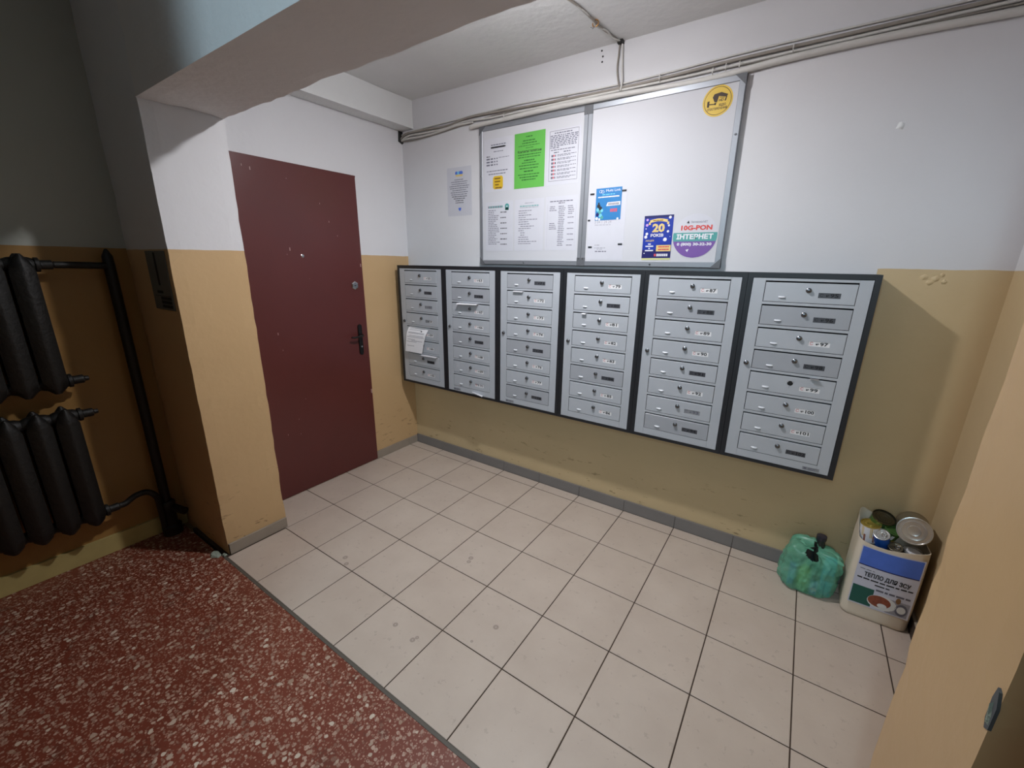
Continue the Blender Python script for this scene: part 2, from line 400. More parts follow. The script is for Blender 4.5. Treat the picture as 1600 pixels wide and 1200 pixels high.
for i, (x, z, r) in enumerate(((2.90, 1.435, .012), (2.935, 1.43, .014), (2.96, 1.42, .010), (2.92, 1.415, .012), (2.95, 1.445, .008))):
    lump(x, z, r, M_tan_wall, seed=20 + i, d=.0035)

# ------------------------------------------------------------------ the ceiling lamp (just above the frame)
lamp = empty('ceiling_lamp', (BULB[0], BULB[1], 2.515)); tag(lamp, 'bare bulb in a white ceiling socket above the letterboxes', 'lamp')
Mz = Matrix.Translation((BULB[0], BULB[1], 0))
ZL = BULB[2]
MB().lathe([(.055, 2.515), (.055, 2.500), (.020, 2.496), (.012, 2.488), (.012, ZL + .062), (.024, ZL + .050), (.040, ZL + .018), (.0415, ZL + .001), (.004, ZL + .001)], Mz, M_wht, 20).build('socket', lamp, (BULB[0], BULB[1], 2.515), smooth=40)
prof = [(.041 * math.cos(t), ZL - .010 * math.sin(t)) for t in [PI / 2 * (k / 5) for k in range(6)]]; prof[-1] = (.002, ZL - .010)
MB().lathe(prof, Mz, M_bulb, 14).build('bulb', lamp, (BULB[0], BULB[1], 2.515))

# ------------------------------------------------------------------ door
Y0, Y1, ZD = -1.176, -.334, 1.986
dr = MB().box(.0005, .010, Y0, Y1, .006, ZD, M_door)
for (y, z, h) in ((-.98, 1.93, .016), (-1.02, 1.94, .010), (-.60, 1.80, .008), (-.55, 1.70, .010), (-.50, 1.62, .008), (-.82, 1.53, .018), (-.84, 1.50, .006), (-.955, 1.05, .014), (-.94, .95, .007), (-.90, .50, .006), (-.84, .62, .006), (-.98, .42, .008), (-.90, .40, .006), (-.345, 1.44, .02), (-.34, .55, .03), (-.79, 1.91, .006), (-.72, 1.36, .004)):
    dr.box(.0101, .0106, y - h * .16, y + h * .16, z - h / 2, z + h / 2, M_chip)
door = dr.build('door_1', origin=(0, Y1, 0), kind='structure'); door['label'] = 'dark red painted steel door with a black lever handle'
def dpart(name, mb, **k):
    o = mb.build(name, origin=(0, Y1, 0), **k); o.parent = door; o.location = (0, 0, 0); return o
Mx = lambda x, y, z: Matrix.Translation((x, y, z)) @ Matrix.Rotation(PI / 2, 4, 'Y')
o = dpart('lock_cover', MB().lathe([(.028, 0), (.028, .004), (.021, .008)], Mx(.010, -.405, 1.309), M_chrome, 6)); o['label'] = 'hexagonal silver lock cover'
k = MB().box(.0176, .0186, -.413, -.397, 1.306, 1.312, M_key).build('keyhole', origin=(0, Y1, 0)); k.parent = o; k.location = (0, 0, 0)
hp = MB(); pts = []
for i in range(13): t = PI * i / 12; pts.append((-.397 + .017 * math.cos(t), 1.030 + .017 * math.sin(t)))
for i in range(13): t = PI + PI * i / 12; pts.append((-.397 + .017 * math.cos(t), .850 + .017 * math.sin(t)))
hp.hull([(.010, y, z) for y, z in pts], [(.017, y * .86 + -.397 * .14, z) for y, z in pts], M_hand)
hp.lathe([(.011, 0), (.011, .02)], Mx(.016, -.397, .972), M_hand, 14)
hp.lathe([(.007, 0), (.006, .006)], Mx(.016, -.397, .892), M_chrome, 12)
hpo = dpart('handle_plate', hp, smooth=35); hpo['label'] = 'black long handle plate'
lv = MB().tube([(.034, -.397, .972), (.048, -.400, .972), (.054, -.412, .972), (.054, -.44, .969), (.052, -.47, .966), (.049, -.492, .970)], [.009, .009, .0085, .0075, .007, .006], M_hand, 10).build('lever', origin=(0, Y1, 0), smooth=60)
lv.parent = hpo; lv.location = (0, 0, 0)
dpart('peephole', MB().lathe([(.010, 0), (.010, .002), (.006, .004)], Mx(.010, -.748, 1.493), M_chrome, 14), smooth=40)
o = MB().box(.0005, .003, Y0 - .012, Y0, 0, ZD + .006, M_door).box(.0005, .003, Y0 - .012, Y1 + .008, ZD, ZD + .010, M_door); dpart('door_frame', o)

# ------------------------------------------------------------------ letterbox cabinets
UW, UH, UD = .4512, .865, .161; ZB = .578; X0 = .054; YF = WY - UD   # front of the black case
STAT = ['wdghwwdw', 'wdwwdwwf', 'dwwwdwwd', 'wdwwwdww', 'wdwwdwgd', 'ddwdwwwd']
DARKDOOR = {(1, 1), (1, 4), (2, 0), (2, 4), (2, 7), (3, 5), (4, 1), (4, 7), (5, 1), (5, 3)}
DW, DH = .3130, .0800
def door_mesh(m):
    mb = MB(); c = .0012; yf = -.0012; yb = .0015
    zw0, zw1, xw0, xw1 = -.047 - .0105, -.047 + .0105, .191, .265        # name window (z from door top)
    X = [c, xw0, xw1, DW - c]; Z = [-DH + c, zw0, zw1, -c]
    vs = [(x, yf, z) for z in Z for x in X]; fs = [(j * 4 + i, j * 4 + i + 1, (j + 1) * 4 + i + 1, (j + 1) * 4 + i) for j in range(3) for i in range(3) if not (i == 1 and j == 1)]
    mb.add(vs, fs, m)
    A = [(c, -DH + c), (DW - c, -DH + c), (DW - c, -c), (c, -c)]; B = [(0, -DH), (DW, -DH), (DW, 0), (0, 0)]
    mb.add([(x, yf, z) for x, z in A] + [(x, yf + c, z) for x, z in B] + [(x, .012, z) for x, z in B], [(4 + i, 4 + (i + 1) % 4, (i + 1) % 4, i) for i in range(4)] + [(8 + i, 8 + (i + 1) % 4, 4 + (i + 1) % 4, 4 + i) for i in range(4)], m)
    Wd = [(xw0, zw0), (xw1, zw0), (xw1, zw1), (xw0, zw1)]
    mb.add([(x, yf, z) for x, z in Wd] + [(x, yb + .003, z) for x, z in Wd], [(i, (i + 1) % 4, 4 + (i + 1) % 4, 4 + i) for i in range(4)], m)
    me = bpy.data.meshes.new('door'); me.from_pydata(mb.v, [], mb.f); me.materials.append(m); me.update(); return me
ME_D = door_mesh(M_grey); ME_DD = door_mesh(M_greyd)
def mesh_of(mb, name, smooth=None):
    o = mb.build(name, smooth=smooth); me = o.data; bpy.data.objects.remove(o); return me
Ry = Matrix.Rotation(PI / 2, 4, 'X')     # local +z -> -y
def lock_mesh():
    mb = MB(); mb.lathe([(.0105, 0), (.0105, .002), (.0085, .0035), (.0085, .009), (.0070, .0102), (.0004, .0102)], Ry, M_lockb, 18)
    mb.box(-.0042, .0042, -.0108, -.0102, -.0011, .0011, M_key); return mesh_of(mb, 'lock', 40)
ME_L = lock_mesh()
def grip_mesh():      # pressed half-louvre, open underneath
    mb = MB(); n = 10; top = []; 
    vs = []; fs = []
    for i in range(n + 1):
        t = i / n; x = -.0135 + .027 * t; s_ = math.sin(PI * t) ** .45 if 0 < t < 1 else 0
        vs += [(x, 0, .0040), (x, -.0042 * s_, .0022), (x, -.0062 * s_, -.0022)]
    for i in range(n):
        a = i * 3; fs += [(a, a + 1, a + 4, a + 3), (a + 1, a + 2, a + 5, a + 4)]
    mb.add(vs, fs, M_grip)
    mb.add([(-.0125, -.0003, .0015), (.0125, -.0003, .0015), (.0125, -.0003, -.0050), (-.0125, -.0003, -.0050)], [(0, 1, 2, 3)], M_key)
    return mesh_of(mb, 'finger_slot', 60)
ME_G = grip_mesh()
def panel_mesh():     # folded sheet with eight openings
    mb = MB(); x0, x1, z0, z1 = .0215, .4297, .0155, .8435; y0, y1 = -UD + .0015, -UD + .0035
    ox0, ox1 = .0695, .0695 + DW + .0042
    mb.ybox(x0, ox0, z0, z1, y1, y0, .0008, M_grey); mb.ybox(ox1, x1, z0, z1, y1, y0, .0008, M_grey)
    top = .8262
    mb.ybox(ox0, ox1, top + .0062, z1, y1, y0, .0008, M_grey)
    for k in range(8):
        zb = top - k * .099 - DH - .0018; zt = (top - (k + 1) * .099 + .0062) if k < 7 else z0
        mb.ybox(ox0, ox1, zt, zb, y1, y0, .0008, M_grey)
    for a in (x0, x1 - .002): mb.box(a, a + .002, y1, y1 + .016, z0, z1, M_grey)
    return mesh_of(mb, 'front_panel')
ME_P = panel_mesh()
def case_mesh():
    mb = MB(); b = .0200; bz = .0140; g = .0006
    mb.box(g, b, -UD, 0, 0, UH, M_black); mb.box(UW - b, UW - g, -UD, 0, 0, UH, M_black)
    mb.box(b, UW - b, -UD, 0, 0, bz, M_black); mb.box(b, UW - b, -UD, 0, UH - b, UH, M_black)
    mb.box(b, UW - b, -.004, 0, bz, UH - b, M_dark); mb.box(b, UW - b, -UD + .020, -UD + .022, bz, UH - b, M_dark)
    return mesh_of(mb, 'case')
ME_C = case_mesh()
def panel_pos(k): return .8262 - k * .099
NUMN = 55
ordn = ['leftmost, by the red door', 'second from the left', 'third from the left', 'third from the right', 'second from the right', 'rightmost, above the green bag']
for u in range(6):
    L = Vector((X0 + u * UW, WY, ZB)); t = empty('letterbox_cabinet', L)
    tag(t, 'cabinet of grey letterboxes numbered %d to %d, %s' % (55 + 8 * u, 62 + 8 * u, ordn[u]), 'letterbox', 'letterbox cabinets in a row on the wall')
    link('case', ME_C, t)['label'] = 'black metal case'
    link('front_panel', ME_P, t)
    link('panel_lock', ME_L, t, loc=(.0475, -UD + .0015, .469))
    if u in (1, 2, 5):
        sx = .335 if u == 5 else .068
        mb = MB().box(sx, sx + .062, -UD + .0008, -UD + .0015, .021, .036, M_plateg).box(sx + .005, sx + .015, -UD + .0004, -UD + .0008, .024, .033, M_inkg)
        for i in range(3): mb.box(sx + .021, sx + .055 - i * .007, -UD + .0004, -UD + .0008, .031 - i * .004, .0325 - i * .004, M_inkg)
        mb.build('maker_sticker', t)
    for k in range(8):
        n = 55 + 8 * u + k; st = STAT[u][k]
        d = link('door', ME_DD if (u, k) in DARKDOOR else ME_D, t, loc=(.0720, -UD + .0015, panel_pos(k)))
        if (u, k) in DARKDOOR: d['label'] = 'darker grey door'
        if not (u == 5 and k == 4):
            link('lock', ME_L, d, loc=(.156, -.0012, -.029))
        else:
            mb = MB().lathe([(.011, 0), (.0095, .0004)], Matrix.Translation((.156, -.0012, -.029)) @ Ry, M_key, 14)
            for a in (0.4, 2.2, 4.1): mb.add([(.156 + .010 * math.cos(a), -.0016, -.029 + .010 * math.sin(a)), (.156 + .010 * math.cos(a + .6), -.0016, -.029 + .010 * math.sin(a + .6)), (.156 + .019 * math.cos(a + .3), -.004, -.029 + .019 * math.sin(a + .3))], [(0, 1, 2), (2, 1, 0)], M_papw)
            mb.build('lock_hole', d)['label'] = 'hole where the lock is missing'
        link('finger_slot', ME_G, d, loc=(.067, -.0012, -.060))
        pm = {'w': M_plate, 'd': M_plated, 'g': M_plateg, 'h': M_plateg, 'f': M_plate}[st]; im = {'w': M_ink, 'd': M_ink, 'g': M_inkg, 'h': M_ink, 'f': M_inkg}[st]
        cx, cz, yp = .228, -.047, .0002
        mb = MB().box(cx - .0368, cx + .0368, yp, yp + .0008, cz - .0103, cz + .0103, pm)
        if st == 'h': mb.box(cx + .002, cx + .034, yp - .0004, yp, cz - .009, cz + .009, M_plate)
        if st == 'f': mb.box(cx - .036, cx - .004, yp - .0004, yp, cz + .002, cz + .010, M_plateg)
        yt = yp - .0006
        mb.text(str(n), (cx + .0165, yt, cz), im, size=.0195, width=.027 if n < 100 else .031, bold=.022)
        if n < 100 or True:
            mb.text('№', (cx - (.006 if n < 100 else .0085), yt, cz - .0008), im, size=.0105, bold=.012)
        mb.text('С', (cx - .026, yt, cz), M_red if st in 'wf' else im, size=.017)
        mb.build('name_plate', d)['label'] = 'name plate numbered %d' % n

# ------------------------------------------------------------------ post sticking out of the letterboxes
YP = YF - .0003
def paper_thing(name, mb, org, label, cat, group=None, smooth=None):
    o = mb.build(name, origin=org, smooth=smooth); tag(o, label, cat, group); return o
mb = MB(); n = 14; w = .205; vs = []; ux = X0 + .075; zt = ZB + panel_pos(4) + .0028
for i in range(n + 1):
    t = i / n; a = t * 1.0
    yy = YF + .012 - .030 * math.sin(min(t * 2.0, 1) * PI / 2) - .012 * t; zz = zt - .19 * max(0, t - .06) ** 1.15 * 1.05; xo = -.022 * t
    vs += [(ux + xo + .018, yy, zz), (ux + w + xo * 2.6 + .018, yy + .004, zz - .002 * t)]
fs = [(2 * i, 2 * i + 1, 2 * i + 3, 2 * i + 2) for i in range(n)]
mb.add(vs, fs, M_letter)
def onsheet(a, t, off=.0008):
    i = min(int(t * n), n - 1); f = t * n - i
    L0, R0, L1, R1 = (Vector(vs[j]) for j in (2 * i, 2 * i + 1, 2 * i + 2, 2 * i + 3))
    p = (L0.lerp(R0, a)).lerp(L1.lerp(R1, a), f); p.y -= off; return p
for (t, a0, a1) in ((.14, .1, .85), (.20, .1, .7), (.30, .08, .9), (.33, .08, .9), (.42, .15, .9), (.47, .05, .95), (.56, .1, .5), (.60, .3, .9), (.64, .05, .6), (.78, .1, .5)):
    mb.add([onsheet(a0, t), onsheet(a1, t), onsheet(a1, t + .014), onsheet(a0, t + .014)], [(0, 1, 2, 3)], M_inkl)
paper_thing('letter', mb, vs[0], 'large white printed sheet hanging out of the leftmost letterbox cabinet', 'letter')
def slip(name, u, k, xa, xb, drop, out, m, label, cat='leaflet', top=True, h=.0, tilt=0.0):
    """thin sheet poking out of the slot above door k of cabinet u and drooping"""
    z = ZB + panel_pos(k) + .0025; xa += X0 + u * UW; xb += X0 + u * UW
    pr = [(YF + .012, z), (YF + .001, z), (YF - out * .5, z + drop * .1), (YF - out, z - drop)]
    v = []
    for (y, zz) in pr: v += [(xa, y, zz), (xb, y, zz + tilt * (YF - y) * 2)]
    v += [(p[0], p[1], p[2] - .0012) for p in v[:]]
    f = []
    for i in range(3): a = 2 * i; f += [(a, a + 1, a + 3, a + 2), (a + 8, a + 10, a + 11, a + 9), (a, a + 2, a + 10, a + 8), (a + 1, a + 9, a + 11, a + 3)]
    f += [(6, 7, 15, 14)]
    mb = MB().add(v, f, m); return paper_thing(name, mb, v[0], label, cat)
slip('leaflet', 1, 2, .13, .30, .006, .026, M_letter, 'folded white leaflet poking out under letterbox 64', tilt=.1)
slip('leaflet', 0, 6, .21, .375, .004, .022, M_papw, 'flat white leaflet edge poking out beside the hanging sheet')
slip('leaflet', 2, 1, .12, .19, .004, .012, M_papw, 'torn white paper edge in the slot under letterbox 71')
slip('card', 3, 2, .125, .15, .004, .012, M_papw, 'small white card poking out of letterbox 81', 'card')
slip('leaflet', 5, 4, .295, .325, -.004, .014, M_papw, 'crumpled white scrap in the slot of letterbox 99')
mb = MB(); zz = ZB + .0240; xa = X0 + UW + .24
mb.add([(xa, YF + .0, zz + .010), (xa + .09, YF + .0, zz - .002), (xa + .10, YF - .022, zz - .004), (xa + .01, YF - .020, zz + .012), (xa + .075, YF - .002, zz - .022)], [(0, 1, 2, 3), (1, 4, 2)], M_papw)
paper_thing('leaflet', mb, (xa, YF, zz), 'bent white leaflet under the lowest door of the second cabinet from the left', 'leaflet')

# ------------------------------------------------------------------ noticeboard
YB = .066      # front of the aluminium profile
K = (YB + 2.216) / (.076 + 2.216)
def bp(x, z): return (2.527 + (x - 2.527) * K, 1.469 + (z - 1.469) * K)
BX0, BZ1 = bp(.709, 2.263); BX1, BZ0 = bp(2.168, 1.4585)
BM0, BM1 = bp(1.413, 0)[0], bp(1.461, 0)[0]
bd = empty('noticeboard', (BX0, WY, BZ0)); tag(bd, 'wide white double noticeboard in an aluminium frame above the letterboxes', 'noticeboard')
org = (BX0, WY, BZ0); fw = .026; YS = YB + .0035
def bpart(name, mb, lab=None, **k):
    o = mb.build(name, bd, org, **k)
    if lab: o['label'] = lab
    return o
bpart('board_panel', MB().box(BX0 + .004, BM0 + .01, YS, WY - .001, BZ0 + .004, BZ1 - .004, M_board))
bpart('board_panel', MB().box(BM1 - .01, BX1 - .004, YS, WY - .001, BZ0 + .004, BZ1 - .004, M_board))
for (a, b, c_, d_) in ((BX0, BX1, BZ1 - fw, BZ1), (BX0, BX1, BZ0, BZ0 + fw)):
    bpart('frame_rail', MB().ybox(a, b, c_, d_, WY - .0005, YB, .002, M_alu))
for (a, b) in ((BX0, BX0 + .022), (BM0, (BM0 + BM1) / 2 - .0006), ((BM0 + BM1) / 2 + .0006, BM1), (BX1 - fw, BX1)):
    bpart('frame_stile', MB().ybox(a, b, BZ0, BZ1, WY - .0005, YB - .0006, .002, M_alu))
yc = YB - .0014; cs = .045
for (cx, cz, sx, sz) in ((BX0, BZ1, 1, -1), (BX1, BZ1, -1, -1), (BX0, BZ0, 1, 1), (BX1, BZ0, -1, 1)):
    tri = [(cx - sx * .001, cz - sz * .001), (cx + sx * cs, cz - sz * .001), (cx - sx * .001, cz + sz * cs)]
    bpart('corner_cap', MB().hull([(x, yc + .004, z) for x, z in tri], [(x, yc - .0005, z) for x, z in tri], M_clamp), 'grey triangular corner cap')
for z0_, z1_ in ((BZ1 - .042, BZ1 + .001), (BZ0 - .001, BZ0 + .044)):
    mb = MB().ybox(BM0 - .001, BM1 + .001, z0_, z1_, yc + .004, yc - .0005, .001, M_clamp)
    for xx in (BM0 + .012, BM1 - .012): mb.lathe([(.003, 0), (.0025, .0015)], Matrix.Translation((xx, yc - .0005, z1_ - .006 if z0_ < 1.6 else z0_ + .006)) @ Ry, M_chrome, 8)
    bpart('joint_clamp', mb, 'grey rectangular clamp joining the two halves')
for (x, z) in ((bp(1.832, 0)[0], BZ0 + .012), (BX1 - .012, bp(0, 2.03)[1]), (BX0 + .011, bp(0, 1.99)[1]), (bp(1.05, 0)[0], BZ0 + .012)):
    bpart('screw', MB().lathe([(.005, 0), (.005, .002), (.003, .004)], Matrix.Translation((x, YB, z)) @ Ry, M_lockb, 10), smooth=40)

rng = random.Random(11)
YPp = YS - .0003
def sheet(x0, z1, x1, z0, m=M_paper, y=YPp, th=.0006, curl=0.0):
    mb = MB(); mb.box(x0, x1, y - th, y, z0, z1, m); mb.yf = y - th - .0003; mb.q = (x0, z1, x1, z0); return mb
def dashes(mb, x0, x1, z, h, m, words=None, gap=.0035, mn=.006, mx_=.022):
    """print too small to read: rows of word-sized strokes"""
    x = x0; v = []; f = []
    while x < x1 - mn:
        w = min(rng.uniform(mn, mx_), x1 - x); v += [(x, mb.yf, z - h / 2), (x + w, mb.yf, z - h / 2), (x + w, mb.yf, z + h / 2), (x, mb.yf, z + h / 2)]
        k = len(v) - 4; f.append((k, k + 1, k + 2, k + 3)); x += w + gap
    if v: mb.add(v, f, m)
def rect(mb, x0, x1, z0, z1, m, dy=0.0):
    y = mb.yf - dy; mb.add([(x0, y, z0), (x1, y, z0), (x1, y, z1), (x0, y, z1)], [(0, 1, 2, 3)], m)
def finish(mb, label, cat='notice', group=None, name='notice'):
    x0, z1, x1, z0 = mb.q; return paper_thing(name, mb, ((x0 + x1) / 2, YS, (z0 + z1) / 2), label, cat, group)
def A(x0, z1, x1, z0, m=M_paper):
    a = bp(x0, z1); b = bp(x1, z0); return sheet(a[0], a[1], b[0], b[1], m)
# top left: office hours with the yellow label
mb = A(.745, 2.190, .958, 1.895); x0, z1, x1, z0 = mb.q; cx = (x0 + x1) / 2
dashes(mb, cx - .055, cx + .055, z1 - .035, .005, M_inkg); 
for i in range(3): rect(mb, cx - .056 + i * .001, cx + .054, z1 - .052 + i * .002, z1 - .050 + i * .002, M_ink, i * .0001)
dashes(mb, cx - .056, cx + .056, z1 - .049, .009, M_ink, gap=.0012, mn=.02, mx_=.05)
dashes(mb, cx - .035, cx + .035, z1 - .072, .004, M_inkg)
dashes(mb, x0 + .016, x0 + .05, z1 - .096, .005, M_ink)
for i in range(3):
    zz = z1 - .110 - i * .0165; rect(mb, x0 + .016, x0 + .042, zz - .004, zz + .004, M_inkg); rect(mb, x0 + .048, x0 + .067, zz - .004, zz + .004, M_inkg); rect(mb, x0 + .074, x0 + .084, zz - .0035, zz + .0035, M_inkg); rect(mb, x0 + .092, x0 + .101, zz - .0035, zz + .0035, M_inkg)
dashes(mb, x0 + .108, x0 + .185, z1 - .107, .003, M_inkg)
dashes(mb, x0 + .018, x0 + .175, z1 - .178, .005, M_inkg); dashes(mb, x0 + .032, x0 + .160, z1 - .195, .005, M_inkg)
yx0, yx1, yz0, yz1 = x0 + .066, x0 + .142, z0 + .012, z0 + .086
oct_ = [(yx0 + .01, yz0), (yx1 - .01, yz0), (yx1, yz0 + .01), (yx1, yz1 - .01), (yx1 - .01, yz1), (yx0 + .01, yz1), (yx0, yz1 - .01), (yx0, yz0 + .01)]
mb.add([(a, mb.yf, b) for a, b in oct_], [tuple(range(8))], M_yel)
for i in range(4): dashes(mb, yx0 + .012 + .002 * i, yx1 - .010, yz1 - .014 - i * .0175, .0075, M_inky, gap=.001, mn=.02, mx_=.05)
for q in mb.v[-16:]: pass
mb.v = [(p[0], p[1] - .0004 if (p[0] > yx0 + .005 and yz0 < p[2] < yz1 and i > len(mb.v) - 60) else p[1], p[2]) for i, p in enumerate(mb.v)]
finish(mb, 'white notice with opening hours and a yellow label near its foot', group='notices on the left half of the noticeboard')
# green
mb = A(.970, 2.191, 1.178, 1.897, M_green); x0, z1, x1, z0 = mb.q; cx = (x0 + x1) / 2
for (dz, wd, h) in ((.022, .05, .006), (.042, .09, .006), (.055, .10, .006), (.068, .15, .004), (.080, .05, .004), (.115, .155, .006), (.128, .155, .005), (.145, .07, .008), (.158, .10, .006), (.172, .14, .006), (.187, .13, .006), (.203, .07, .008), (.220, .15, .006), (.234, .13, .007), (.248, .10, .007)):
    dashes(mb, cx - wd / 2, cx + wd / 2, z1 - dz, h * .8, M_inkgr, gap=.003)
mb.text('Контактні телефони', (cx, mb.yf, z1 - .098), M_ink, size=.019, width=.160, bold=.02)
finish(mb, 'bright green notice with contact telephone numbers', group='notices on the left half of the noticeboard')
# black-framed with numbered pictures
mb = A(1.194, 2.180, 1.399, 1.898); x0, z1, x1, z0 = mb.q
fx0, fx1, fz0, fz1 = x0 + .013, x1 - .013, z0 + .020, z1 - .008
for r in ((fx0, fx1, fz1 - .0015, fz1), (fx0, fx1, fz0, fz0 + .0015), (fx0, fx0 + .0015, fz0, fz1), (fx1 - .0015, fx1, fz0, fz1)): rect(mb, *r, M_ink)
dashes(mb, fx0 + .03, fx1 - .04, fz1 - .012, .005, M_inkg)
for i in range(8): dashes(mb, fx0 + .005, fx1 - (.004 if i < 7 else .11), fz1 - .024 - i * .0085, .0045, M_inkg, gap=.005)
dashes(mb, fx0 + .01, fx1 - .02, fz1 - .095, .004, M_inkg); dashes(mb, fx0 + .03, fx0 + .06, fz1 - .108, .005, M_inkg); dashes(mb, fx0 + .09, fx0 + .14, fz1 - .108, .005, M_inkg)
for i in range(7):
    zz = fz1 - .124 - i * .0185; rect(mb, fx0 + .014, fx0 + .026, zz - .0055, zz + .0055, M_inkg); rect(mb, fx0 + .027, fx0 + .034, zz - .0045, zz + .0055, M_red); rect(mb, fx0 + .037, fx0 + .043, zz - .005, zz + .005, M_inkg if i != 2 else M_ink)
    dashes(mb, fx0 + .052, fx1 - .010, zz + .003, .003, M_inkg); dashes(mb, fx0 + .052, fx1 - .045, zz - .003, .003, M_inkg)
finish(mb, 'white notice with a thin black border and a column of small pictures', group='notices on the left half of the noticeboard')
# bottom row
mb = A(.754, 1.835, .964, 1.541); x0, z1, x1, z0 = mb.q
for i in range(12): rect(mb, x0 + .02 + i * .0095, x0 + .0275 + i * .0095, z1 - .036, z1 - .024, M_teal if i % 2 else M_inkg)
mb.lathe([(.016, 0), (.016, .0003)], Matrix.Translation((x1 - .045, mb.yf + .0003, z1 - .030)) @ Ry, M_teal, 14); rect(mb, x1 - .058, x1 - .032, z1 - .052, z1 - .038, M_lgreen); rect(mb, x1 - .051, x1 - .039, z1 - .034, z1 - .027, M_paper, .0005)
zz = z1 - .050; i = 0
while zz > z0 + .035:
    dashes(mb, x0 + .02, x0 + rng.uniform(.06, .12), zz, .0038, M_inkg); 
    if i % 3 == 1: dashes(mb, x0 + .115, x0 + .165, zz - .002, .0048, M_ink)
    zz -= .0105; i += 1
finish(mb, 'white notice with a teal telephone symbol in its corner', group='notices on the left half of the noticeboard')
mb = A(.978, 1.836, 1.183, 1.542); x0, z1, x1, z0 = mb.q; cx = (x0 + x1) / 2
dashes(mb, cx - .03, cx + .03, z1 - .022, .004, M_inkl); dashes(mb, cx - .065, cx + .065, z1 - .038, .005, M_teal); dashes(mb, cx - .065, cx + .065, z1 - .046, .004, M_inkl)
for i, wd in enumerate((.10, .06, .09, .05, .14, .07, .08, .11, .09, .04, .05, .05, .07, .08, .13, .09)): dashes(mb, x0 + .028 + (.014 if i in (7, 10, 11) else 0), x0 + .028 + wd, z1 - .064 - i * .0125, .0036, M_inkg)
finish(mb, 'white notice with a pale teal heading between two others in the lower row', group='notices on the left half of the noticeboard')
mb = A(1.195, 1.838, 1.402, 1.543); x0, z1, x1, z0 = mb.q; cx = (x0 + x1) / 2
dashes(mb, cx - .075, cx + .075, z1 - .027, .005, M_inkg); dashes(mb, cx - .02, cx + .02, z1 - .037, .005, M_inkg)
for c0, rows_ in ((x0 + .025, (0, 1, 2, 9, 10, 11, 12)), (x0 + .082, range(0, 22)), (x0 + .142, (0, 1, 2, 3, 4, 6, 9, 12, 15, 18, 21))):
    for r in rows_: dashes(mb, c0 + rng.uniform(0, .006), c0 + rng.uniform(.036, .048), z1 - .055 - r * .0100, .0036, M_inkg, gap=.002)
for c0 in (x0 + .012, x1 - .012): rect(mb, c0, c0 + .0006, z0 + .02, z1 - .045, M_inkl)
finish(mb, 'white notice with a three-column timetable at the lower right of its group', group='notices on the left half of the noticeboard')
# right half: big white backing sheet and flyers
mb = A(1.470, 1.842, 1.680, 1.492, M_paper); x0, z1, x1, z0 = mb.q
dashes(mb, x0 + .046, x0 + .075, z0 + .077, .004, M_inkl); dashes(mb, x0 + .045, x0 + .115, z0 + .062, .004, M_inkl); dashes(mb, x0 + .06, x0 + .10, z0 + .055, .003, M_inkl); dashes(mb, x0 + .05, x0 + .115, z0 + .044, .005, M_inkg)
mb.text('3 04 1 24 24', (x0 + .085, mb.yf, z0 + .195), M_inkl, size=.021, width=.095); dashes(mb, x0 + .04, x0 + .13, z0 + .181, .003, M_inkl)
finish(mb, 'plain white sheet with faint print behind the light blue flyer', 'sheet', name='paper_sheet')
def tilted(mb, ang):
    x0, z1, x1, z0 = mb.q; cx, cz = (x0 + x1) / 2, (z0 + z1) / 2; c, s_ = math.cos(ang), math.sin(ang)
    mb.v = [(cx + (p[0] - cx) * c - (p[2] - cz) * s_, p[1], cz + (p[0] - cx) * s_ + (p[2] - cz) * c) for p in mb.v]; return mb
a = bp(1.508, 1.858); b = bp(1.652, 1.698)
mb = sheet(a[0], a[1], b[0], b[1], M_blue, y=YPp - .0012); x0, z1, x1, z0 = mb.q
for dx in (0, .011): mb.tube([(x0 + .026 + dx + .008 * math.cos(t * PI / 6), mb.yf - .0001, z1 - .016 - dx * .2 + .0065 * math.sin(t * PI / 6)) for t in range(13)], .0012, M_wht, 4, False)
mb.text('Multi Link', (x0 + .095, mb.yf, z1 - .014), M_wht, size=.017, width=.080)
dashes(mb, x0 + .035, x0 + .105, z1 - .032, .004, M_cyan); dashes(mb, x0 + .012, x0 + .130, z1 - .044, .0055, M_wht, gap=.001)
mb.add([(x0 + .060, mb.yf, z1 - .090), (x0 + .138, mb.yf, z1 - .088), (x0 + .138, mb.yf, z1 - .070), (x0 + .068, mb.yf, z1 - .072)], [(0, 1, 2, 3)], M_wht)
for i in range(9): rect(mb, x0 + .072 + i * .0068, x0 + .0765 + i * .0068, z1 - .086, z1 - .075, M_inkg, .0002)
for i in range(4): rect(mb, x0 + .085 + i * .010, x0 + .092 + i * .010, z1 - .120, z1 - .104, M_red, .0)
for (px_, pz_, r, m_) in ((.018, .074, .005, M_ink), (.018, .087, .010, M_ink), (.028, .100, .011, M_ink), (.014, .106, .009, M_cyan), (.026, .118, .011, M_teal), (.036, .110, .009, M_cyan), (.030, .135, .010, M_cyan), (.014, .130, .010, M_navyd), (.038, .145, .010, M_teal), (.010, .150, .008, M_wht), (.025, .154, .006, M_wht), (.128, .155, .006, M_wht)):
    mb.lathe([(r, 0), (r * .5, .0002)], Matrix.Translation((x0 + px_, mb.yf, z1 - pz_)) @ Ry, m_, 9)
finish(tilted(mb, .01), 'light blue flyer with a link logo pinned on the plain white sheet', 'flyer', name='flyer')
